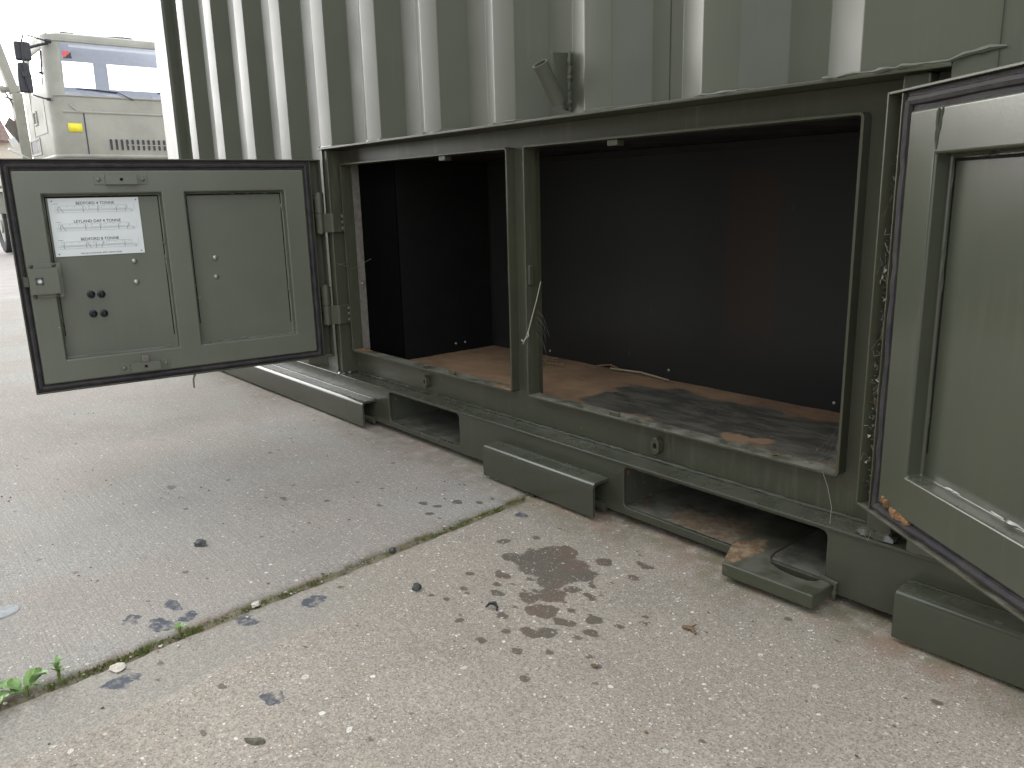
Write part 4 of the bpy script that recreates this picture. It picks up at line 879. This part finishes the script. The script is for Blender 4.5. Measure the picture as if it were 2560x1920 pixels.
# bumper, chassis, wheels, load bed
mb = MB(); mb.box(XT - 0.35, XT + 0.03, YT + 0.03, 2 * YC - YT - 0.03, 0.62, 1.19); mb.build('bumper', 'truck', TR, 0.04, 3)
for yy in (YT + 0.14, 2 * YC - YT - 0.14):
    mb = MB(); mb.tube([(XT + 0.02, yy + 0.1 * (1 if yy < YC else -1), 0.9), (XT + 0.05, yy + 0.1 * (1 if yy < YC else -1), 0.9)], 0.09, 16); mb.build('headlight', 'glass', TR, smooth=True)
mb = MB()
for yy in (YC - 0.40, YC + 0.40): mb.box(-19.2, XT - 0.3, yy - 0.04, yy + 0.04, 0.55, 0.80)
mb.build('chassis_frame', 'truckdark', TR)
mb = MB(); mb.box(-19.3, -15.2, YT + 0.02, 2 * YC - YT - 0.02, 0.98, 1.10); mb.build('load_bed', 'truck', TR, 0.01)
def wheel(x, y, sgn, zc=0.26, r=0.5):
    m = MB(); prof_ = [(0.30, 0.10), (0.44, 0.13), (0.485, 0.12), (0.5, 0.09), (0.5, -0.09), (0.485, -0.12), (0.44, -0.13), (0.30, -0.10)]; N = 40; vv = []; ff = []
    for k in range(N):
        a = 2 * math.pi * k / N
        for rr, w_ in prof_:
            rk = rr - (0.012 if (k % 2 and rr >= 0.485) else 0); vv.append((x + math.cos(a) * rk, y + w_, zc + math.sin(a) * rk))
    m_ = len(prof_)
    for k in range(N):
        for j in range(m_): ff.append((k * m_ + j, k * m_ + (j + 1) % m_, ((k + 1) % N) * m_ + (j + 1) % m_, ((k + 1) % N) * m_ + j))
    m.add(vv, ff); o = m.build('wheel', 'tyre', TR, smooth=True)
    m = MB(); m.tube([(x, y - 0.09, zc), (x, y + 0.09, zc)], 0.298, 24); m.tube([(x, y + sgn * 0.089, zc), (x, y + sgn * 0.12, zc)], 0.12, 16); m.build('rim', 'truck', o, smooth=True).matrix_parent_inverse = Matrix.Identity(4)
    return o
for x, zc in ((-13.35, 0.305), (-18.05, 0.258)):
    wheel(x, YT + 0.16, -1, zc); wheel(x, 2 * YC - YT - 0.16, 1, zc)
for x in (-13.35, -18.05):
    for yy in (YT + 0.16, 2 * YC - YT - 0.16):
        m = MB(); m.prism([(x + 0.60 * math.cos(a), 0.30 + 0.60 * math.sin(a)) for a in [math.radians(20 + 14 * j) for j in range(11)]] + [(x + 0.57 * math.cos(a), 0.30 + 0.57 * math.sin(a)) for a in reversed([math.radians(20 + 14 * j) for j in range(11)])], 'y', yy - 0.17, yy + 0.17); m.build('mudguard', 'truck', TR, smooth=True)
# loader crane behind the cab
XC = -14.6
mb = MB(); mb.box(XC - 0.12, XC + 0.12, 1.405, 1.545, 1.0, 2.28); cr = mb.build('crane', 'truck', TR, 0.015)
I4 = Matrix.Identity(4)
mb = MB(); mb.bar((XC, 1.24, 3.28), (XC, 1.455, 2.28), 0.18, 0.125, (0, 1, 0.25)); mb.build('crane_boom', 'truck', cr, 0.012).matrix_parent_inverse = I4
mb = MB(); mb.tube([(XC, 1.27, 2.325), (XC, 1.54, 2.345)], 0.042, 14); mb.tube([(XC, 1.28, 2.326), (XC, 1.33, 2.33)], 0.055, 14); mb.tube([(XC, 1.5, 2.342), (XC, 1.53, 2.344)], 0.055, 14); mb.build('crane_pivot', 'truck', cr, smooth=True).matrix_parent_inverse = I4
mb = MB(); mb.tube([(XC + 0.05, 1.33, 2.28), (XC + 0.05, 1.40, 2.12), (XC + 0.05, 1.43, 2.0), (XC + 0.05, 1.40, 1.8)], 0.014, 8); mb.tube([(XC + 0.05, 1.30, 2.22), (XC + 0.05, 1.41, 2.18), (XC + 0.05, 1.45, 2.06), (XC + 0.05, 1.42, 1.85)], 0.012, 8); mb.build('crane_hose', 'galv', cr, smooth=True).matrix_parent_inverse = I4
mb = MB(); mb.prism([(1.25, 1.80), (1.33, 1.93), (1.40, 1.86), (1.44, 1.60), (1.40, 1.55)], 'x', XC - 0.02, XC + 0.06); mb.build('crane_bracket', 'galv', cr, 0.008).matrix_parent_inverse = I4
mb = MB(); mb.tube([(XC + 0.1, 1.24, 1.46), (XC + 0.1, 1.52, 1.31)], 0.022, 8); mb.tube([(XC + 0.1, 1.30, 1.62), (XC + 0.1, 1.36, 1.50)], 0.05, 10); mb.build('crane_stay', 'white', cr, smooth=True).matrix_parent_inverse = I4

# ================================================================== HOUSE far left
MAT['cream'] = simple('cream_render', (0.62, 0.55, 0.44), 0.9, 0, 0.08, 3, 0.1)
MAT['rooftile'] = simple('brown_roof_tile', (0.20, 0.13, 0.10), 0.85, 0, 0.3, 6, 0.3)
HS = thing('house', 'cream house with a brown tiled roof far behind the truck', 'house', (-42, 1, -0.25))
mb = MB(); mb.box(-46, -40, -6, 5.6, -0.25, 3.45); mb.build('wall', 'cream', HS)
mb = MB(); mb.prism([(-39.7, 3.38), (-43.0, 5.2), (-46.3, 3.38), (-46.3, 3.28), (-43.0, 5.05), (-39.7, 3.28)], 'y', -6.3, 5.3)
rf_ = mb.build('roof', 'rooftile', HS)
# prism axis y gives (x, z) order
for y0 in (-4.5, -1.5, 2.0):
    mb = MB(); mb.ring((y0, y0 + 1.1, 0.9, 2.2), (y0 + 0.08, y0 + 1.02, 0.98, 2.12), 'x', -40.02, -39.93); w_ = mb.build('window', 'white', HS)
    mb = MB(); mb.box(-39.985, -39.965, y0 + 0.09, y0 + 1.01, 0.99, 2.11); mb.build('pane', 'truckdark', w_).matrix_parent_inverse = I4

# ================================================================== LOOSE THINGS
def lump(name, label, cat, loc, size, mat, seed, group=None, sub=2, jit=0.25):
    bm = bmesh.new(); bmesh.ops.create_icosphere(bm, subdivisions=sub, radius=1.0); r = random.Random(seed)
    for v in bm.verts:
        k = 1 + r.uniform(-jit, jit); v.co = Vector((v.co.x * size[0] * k, v.co.y * size[1] * k, max(v.co.z, -0.6) * size[2] * k))
    me = bpy.data.meshes.new(name); bm.to_mesh(me); bm.free(); me.materials.append(MAT[mat])
    o = link(name, me); o.location = (loc[0], loc[1], loc[2] + size[2] * 0.5); o.rotation_euler = (0, 0, r.uniform(0, 6)); return tag(o, label, cat, group)
MAT['stone'] = simple('dark_grey_stone', (0.085, 0.085, 0.083), 0.75, 0, 0.4, 160, 0.5)
MAT['brownstone'] = simple('brown_stone', (0.13, 0.115, 0.075), 0.75, 0, 0.4, 160, 0.5)
MAT['palestone'] = simple('pale_stone', (0.36, 0.37, 0.37), 0.8, 0, 0.25, 120, 0.4)
MAT['palefleck'] = simple('pale_gravel_chip', (0.62, 0.58, 0.50), 0.85, 0, 0.35, 200, 0.3, 0.4, (0.45, 0.38, 0.30))
MAT['leafgreen'] = simple('weed_leaf', (0.23, 0.34, 0.09), 0.55, 0, 0.4, 60, 0.3, 0.5, (0.16, 0.28, 0.10))
MAT['moss'] = simple('moss', (0.15, 0.23, 0.04), 0.95, 0, 0.5, 120, 0.6, 0.3, (0.16, 0.115, 0.055))
MAT['dryleaf'] = simple('dry_leaf', (0.20, 0.12, 0.055), 0.8, 0, 0.4, 90, 0.3)
MAT['soil'] = simple('joint_soil', (0.15, 0.125, 0.08), 0.95, 0, 0.5, 90, 0.8, 0.2, (0.23, 0.205, 0.145))
lump('stone', 'dark grey stone alone on the brushed slab left of the joint', 'stone', (-1.292, -0.616, 0), (0.011, 0.008, 0.006), 'stone', 1, jit=0.35)
lump('stone', 'smooth dark pebble between the joint and the oil stain', 'stone', (-0.914, -0.433, 0), (0.009, 0.0065, 0.006), 'stone', 2)
lump('stone', 'brown olive stone chip near the bottom edge of the picture', 'stone', (-0.744, -0.748, 0), (0.011, 0.005, 0.004), 'brownstone', 3, jit=0.3)
lump('stone', 'flat pale stone at the left edge of the brushed slab', 'stone', (-1.256, -0.905, 0), (0.020, 0.022, 0.002), 'palestone', 4, jit=0.08)
lump('stone', 'small cream stone lying on the slab joint', 'stone', (-1.031, -0.627, 0), (0.008, 0.006, 0.003), 'palefleck', 5)
lump('stone', 'pale cream chip on the smooth strip near the weed', 'stone', (-0.995, -0.819, 0), (0.009, 0.012, 0.0016), 'palefleck', 6, jit=0.2)
lump('stone', 'round grey pebble sitting in the joint near the container', 'stone', (xj(-0.388) + 0.002, -0.388, -0.002), (0.006, 0.006, 0.005), 'stone', 8, jit=0.12)
# curl of black plastic near the stain and a twig
mb = MB(); mb.tube([(-0.800, -0.394, 0.003), (-0.797, -0.388, 0.008), (-0.791, -0.384, 0.009), (-0.785, -0.385, 0.006), (-0.783, -0.388, 0.002)], [0.0008, 0.0025, 0.003, 0.0022, 0.0008], 6)
tag(mb.build('black_curl', 'blackbolt', smooth=True), 'small black curled scrap beside the oil stain', 'scrap')
mb = MB(); mb.tube([(-0.585, -0.235, 0.003), (-0.572, -0.232, 0.005), (-0.562, -0.238, 0.004)], [0.002, 0.0028, 0.0015], 6); mb.tube([(-0.575, -0.232, 0.004), (-0.573, -0.222, 0.006)], [0.002, 0.001], 5)
tag(mb.build('twig', 'dryleaf', smooth=True), 'short forked brown twig on the aggregate slab', 'twig')
def leaf(name, label, c, l, w, mat, rz, curl=0.15):
    m = MB(); vs = []; fs = []; N = 7
    for i in range(N):
        t = i / (N - 1); wd = w * math.sin(math.pi * min(1, t * 0.97 + 0.03)) ** 0.8; z = 0.0015 + curl * l * (t - 0.5) ** 2 * 2
        for s in (-1, 0, 1): vs.append((l * (t - 0.5), s * wd * 0.5, z + abs(s) * w * 0.12))
    for i in range(N - 1):
        for s in range(2): fs.append((i * 3 + s, i * 3 + s + 1, (i + 1) * 3 + s + 1, (i + 1) * 3 + s))
    m.add(vs, fs); o = m.build(name, mat, smooth=True); o.modifiers.new('t', 'SOLIDIFY').thickness = 0.0005; o.location = c; o.rotation_euler = (0, 0, rz); return tag(o, label, 'leaf')
leaf('dry_leaf', 'tiny orange dry leaf on the aggregate slab', (-0.600, -0.385, 0.001), 0.009, 0.006, 'dryleaf', 0.5)
leaf('dry_leaf', 'curled pale brown leaf on the sill near the cobweb', (-0.615, 0.012, 0.173), 0.014, 0.008, 'dryleaf', 0.2, 0.5)
# grit: loose chips over both slabs
r = random.Random(21); mb = MB()
def chip(m, x, y, z, s, rr):
    a = rr.uniform(0, 6.28); vs = []
    k = 5
    for i in range(k): g = a + 6.28 * i / k; q_ = s * rr.uniform(0.6, 1.1); vs.append((x + math.cos(g) * q_ * 1.2, y + math.sin(g) * q_, z))
    vs.append((x + s * 0.1, y, z + s * rr.uniform(0.3, 0.6))); m.add(vs, [(i, (i + 1) % k, k) for i in range(k)])
for _ in range(900):
    x = r.uniform(-2.6, 0.3); y = r.uniform(-0.98, -0.05); mb.cur = r.choice((0, 0, 0, 1, 2)); chip(mb, x, y, 0.0005, r.choice((0.001, 0.0013, 0.0016, 0.002, 0.0028)), r)
o = mb.build('grit', ['palefleck', 'stone', 'dryleaf']); kind(o, 'stuff'); o['label'] = 'loose grit and stone chips scattered over the concrete'; o['category'] = 'grit'
# joint filling and moss
mb = MB(); yy = np.arange(-2.4, 0.2, 0.006)
vs = []
for y in yy:
    zz = -0.0055 + (float(fbm(np.array([y * 60.0]), np.array([1.0]), 3, 77)[0]) - 0.5) * 0.010
    vs += [(xj(y) - 0.016, y, zz - 0.003), (xj(y), y, zz + 0.002), (xj(y) + 0.016, y, zz - 0.003)]
mb.add(vs, [f for i in range(len(yy) - 1) for f in ((i * 3, i * 3 + 1, i * 3 + 4, i * 3 + 3), (i * 3 + 1, i * 3 + 2, i * 3 + 5, i * 3 + 4))])
kind(mb.build('joint_filling', 'soil', smooth=True), 'structure')
mb = MB(); r = random.Random(31)
for _ in range(5200):
    y = r.uniform(-0.99, -0.05); dens = float(fbm(np.array([y * 14.0]), np.array([3.0]), 3, 83)[0])
    if r.random() > dens * 2.2 - 0.60: continue
    x = xj(y) + r.gauss(0, 0.0030); z = -0.0065 + r.uniform(0, 0.004); s = r.uniform(0.0008, 0.0022); a = r.uniform(0, 6.28); mb.cur = 0 if r.random() < 0.7 + 0.3 * dens else 1
    mb.add([(x - math.cos(a) * s, y - math.sin(a) * s, z), (x + math.cos(a) * s, y + math.sin(a) * s, z), (x + r.uniform(-s, s), y + r.uniform(-s, s), z + s * 2.2)], [(0, 1, 2)])
for _ in range(200):
    y = r.uniform(-0.99, -0.06); mb.cur = r.choice((2, 3, 3)); chip(mb, xj(y) + r.gauss(0, 0.004), y, -0.008 + r.uniform(0, 0.006), r.uniform(0.0012, 0.0032), r)
o = mb.build('moss', ['moss', 'soil', 'palefleck', 'stone'], recalc=False); kind(o, 'stuff'); o['label'] = 'moss and grit growing along the joint between the slabs'; o['category'] = 'moss'
# weeds
def weed(name, label, base, leaves, seed):
    t = thing(name, label, 'weed', base); r = random.Random(seed)
    mb = MB(); mb.tube([(base[0], base[1], -0.01), (base[0] + 0.003, base[1], 0.012)], [0.002, 0.0015], 6); mb.build('stem', 'moss', t, smooth=True)
    for (dx, dy, dz, l, w, az, tilt, roll) in leaves:
        m = MB(); N, K = 8, 5; vs = []; fs = []
        for i in range(N):
            u = i / (N - 1); wd = w * (math.sin(math.pi * (0.04 + 0.93 * u)) ** 0.6) * (1 + 0.06 * math.sin(u * 23))
            for j in range(K):
                s = j / (K - 1) * 2 - 1
                vs.append(Vector((u * l, s * wd * 0.5, l * 0.22 * math.sin(u * 2.6) + abs(s) * w * 0.16 + 0.03 * w * math.sin(u * 14 + s * 5))))
        Rm = Matrix.Rotation(az, 4, 'Z') @ Matrix.Rotation(-tilt, 4, 'Y') @ Matrix.Rotation(roll, 4, 'X')
        vs = [Rm @ v + Vector((base[0] + dx, base[1] + dy, dz)) for v in vs]
        for i in range(N - 1):
            for j in range(K - 1): fs.append((i * K + j, i * K + j + 1, (i + 1) * K + j + 1, (i + 1) * K + j))
        m.add(vs, fs); st_ = Vector((base[0], base[1], 0.002)); m.tube([st_, (st_ + vs[2]) * 0.5 + Vector((0, 0, 0.004)), vs[2]], 0.0009, 5)
        m.build('leaf', 'leafgreen', t, smooth=True)
    return t
weed('weed', 'leafy green weed growing from the slab joint at lower left', (xj(-0.915) - 0.002, -0.915, 0), [
    (0.0, 0.0, 0.008, 0.025, 0.020, 2.1, 0.25, 0.2), (0.002, 0.006, 0.010, 0.024, 0.019, 0.9, 0.45, -0.3), (0.0, -0.006, 0.006, 0.026, 0.021, -2.3, 0.15, 0.1), (0.002, -0.010, 0.005, 0.024, 0.018, -0.9, 0.2, 0.0), (0.0, 0.006, 0.012, 0.018, 0.013, 1.5, 0.9, 0.0),
    (-0.002, -0.012, 0.006, 0.018, 0.014, 3.0, 0.4, 0.2), (0.003, 0.010, 0.006, 0.016, 0.012, 0.2, 0.3, -0.2)], 1)
weed('weed', 'low cluster of small round leaves at the left border beside the larger weed', (xj(-0.965) - 0.004, -0.965, 0), [
    (r.uniform(-.012, .012), r.uniform(-.02, .02), 0.004 + 0.008 * r.random(), 0.016 + 0.008 * r.random(), 0.013, r.uniform(0, 6.28), r.uniform(0, 0.5), 0) for _ in range(12)], 2)
weed('weed', 'small reddish green seedling beside the leafy weed', (xj(-0.880) - 0.003, -0.880, 0), [
    (0.0, 0.0, 0.004 + 0.018 * i / 9, 0.009 + 0.004 * r.random(), 0.005, i * 2.4, 0.3 + r.random() * 0.5, 0) for i in range(10)], 3)
weed('weed', 'tiny two-leaved seedling halfway along the mossy joint', (xj(-0.735), -0.735, 0), [
    (0, 0, 0.004, 0.016, 0.008, 0.7, 0.5, 0), (0, 0, 0.004, 0.014, 0.008, 2.6, 0.3, 0), (0, 0, 0.004, 0.011, 0.006, 4.4, 0.4, 0)], 4)
# string on the mullion
mb = MB(); mb.tube([(-1.150, 0.034, 0.395), (-1.150, 0.022, 0.360), (-1.1515, 0.010, 0.325), (-1.1525, 0.002, 0.302), (-1.1535, -0.003, 0.290), (-1.158, -0.006, 0.281), (-1.166, -0.004, 0.283), (-1.170, 0.004, 0.276)], 0.0012, 6)
mb.tube([(-1.1525, 0.001, 0.302), (-1.150, 0.0, 0.292), (-1.155, -0.004, 0.287), (-1.162, -0.004, 0.276), (-1.168, 0.002, 0.274)], 0.0011, 6)
tag(mb.build('string', 'string', smooth=True), 'pale knotted string hanging on the post between the lockers', 'string')
# straw and twigs on the locker floor
def stick(label, pts_, rad, mat='straw', nm='straw'):
    m = MB(); m.tube(pts_, rad, 6); return tag(m.build(nm, mat, smooth=True), label, 'straw')
stick('long pale straw lying along the back of the locker floor', [(-1.235, 0.322, 0.165), (-1.15, 0.330, 0.167), (-1.065, 0.322, 0.164)], 0.0024)
stick('thin dark twig bent at the back of the locker floor', [(-1.275, 0.318, 0.166), (-1.24, 0.328, 0.172), (-1.20, 0.325, 0.165)], 0.0018, 'dryleaf', 'twig')
r = random.Random(5); mb = MB()
for _ in range(26):
    x = -1.41 + r.gauss(0, 0.045); y = 0.27 + r.gauss(0, 0.022); a = r.uniform(-0.5, 0.9); l = r.uniform(0.01, 0.035); mb.cur = r.choice((0, 1, 1))
    mb.tube([(x, y, 0.1635), (x + math.cos(a) * l, y + math.sin(a) * l, 0.1645)], 0.0008, 4)
for _ in range(70):
    mb.cur = r.choice((0, 1, 1, 2)); chip(mb, r.uniform(-1.65, -0.5), r.uniform(0.05, 0.33), 0.1615, r.uniform(0.001, 0.003), r)
for _ in range(60):
    mb.cur = r.choice((0, 1, 2)); chip(mb, r.uniform(-1.10, -0.52) if r.random() < 0.6 else r.uniform(-0.8, -0.53), r.uniform(0.004, 0.028), 0.1734, r.uniform(0.0008, 0.0024), r)
o = mb.build('floor_litter', ['straw', 'dryleaf', 'stone']); kind(o, 'stuff'); o['label'] = 'broken straw, twigs and crumbs on the locker floor and sill'; o['category'] = 'litter'
# rubbish and web caught in the right door's hinge gap (door space -> world)
DR = Matrix.Translation((-0.460, -0.04, 0.157)) @ Matrix.Rotation(AR, 4, 'Z')
mb = MB(); r = random.Random(9)
for _ in range(520):
    v = r.choice((r.gauss(0.16, 0.05), r.gauss(0.13, 0.06), r.gauss(0.30, 0.04), r.uniform(0.02, 0.44))); u = r.uniform(0.004, 0.026); w_ = -(-0.021 + r.uniform(0, 0.018)); s = r.uniform(0.001, 0.0045); mb.cur = r.choice((0, 1, 2, 2, 3, 3, 3))
    if not 0.006 < v < 0.47: continue
    a = [Vector((u, w_, v)) + Vector([r.uniform(-s, s), r.uniform(-s, s) * 0.7, r.uniform(-s, s) * 1.4]) for _ in range(4)]
    mb.add([DR @ p for p in a], [(0, 1, 2), (0, 2, 3)])
for _ in range(130):
    v = r.choice((r.gauss(0.16, 0.06), r.uniform(0.03, 0.42))); u = r.uniform(0.004, 0.024); p0 = Vector((u, 0.018, v)); pts_ = [p0]
    for k in range(3): pts_.append(pts_[-1] + Vector((r.uniform(-0.006, 0.006), r.uniform(-0.010, 0.004), r.uniform(-0.016, 0.014))))
    pts_ = [Vector((min(max(p.x, 0.004), 0.027), min(max(p.y, -0.004), 0.022), p.z)) for p in pts_]
    mb.cur = 4; mb.tube([DR @ p for p in pts_], r.uniform(0.00022, 0.0005), 3)
o = mb.build('hinge_gap_debris', ['palefleck', 'dryleaf', 'stone', 'soil', 'web'], recalc=False); kind(o, 'stuff'); o['label'] = 'dead leaves, web and grit caught along the right door hinge'; o['category'] = 'debris'
# cobwebs
mb = MB(); r = random.Random(12)
A = Vector((-0.512, -0.001, 0.176))
mb.tube([A + Vector((-0.02, 0, -0.002)), (-0.520, -0.006, 0.155), (-0.508, -0.014, 0.130), (-0.503, -0.026, 0.111)], 0.0005, 4)
for _ in range(34):
    p = Vector((-0.514 - r.random() ** 2 * 0.07, r.uniform(0.0, 0.03), 0.175)); q_ = Vector((-0.5135, r.uniform(0.0, 0.028), 0.178 + r.random() * 0.085)); m_ = (p + q_) * 0.5 + Vector((r.uniform(-0.006, 0.004), r.uniform(-0.003, 0.003), -0.006))
    mb.tube([p, m_, q_], 0.00009, 3)
for _ in range(10):
    p = Vector((-1.1535, r.uniform(0.02, 0.034), r.uniform(0.28, 0.345))); mb.tube([p, p + Vector((0.012, 0.006, -0.012)), p + Vector((r.uniform(0.006, 0.018), 0.012, -0.03))], 0.00022, 3)
for p0, p1 in (((-1.873, -0.02, 0.395), (-1.850, 0.0, 0.405)), ((-1.874, -0.022, 0.402), (-1.852, 0.0, 0.392)), ((-1.852, 0.01, 0.385), (-1.82, 0.05, 0.41))): mb.tube([p0, p1], 0.0004, 3)
o = mb.build('cobweb', 'web', recalc=False); kind(o, 'stuff'); o['label'] = 'dusty cobweb strands in the corners of the locker openings'; o['category'] = 'cobweb'
for o in bpy.data.objects:
    if '_world' in o: del o['_world']
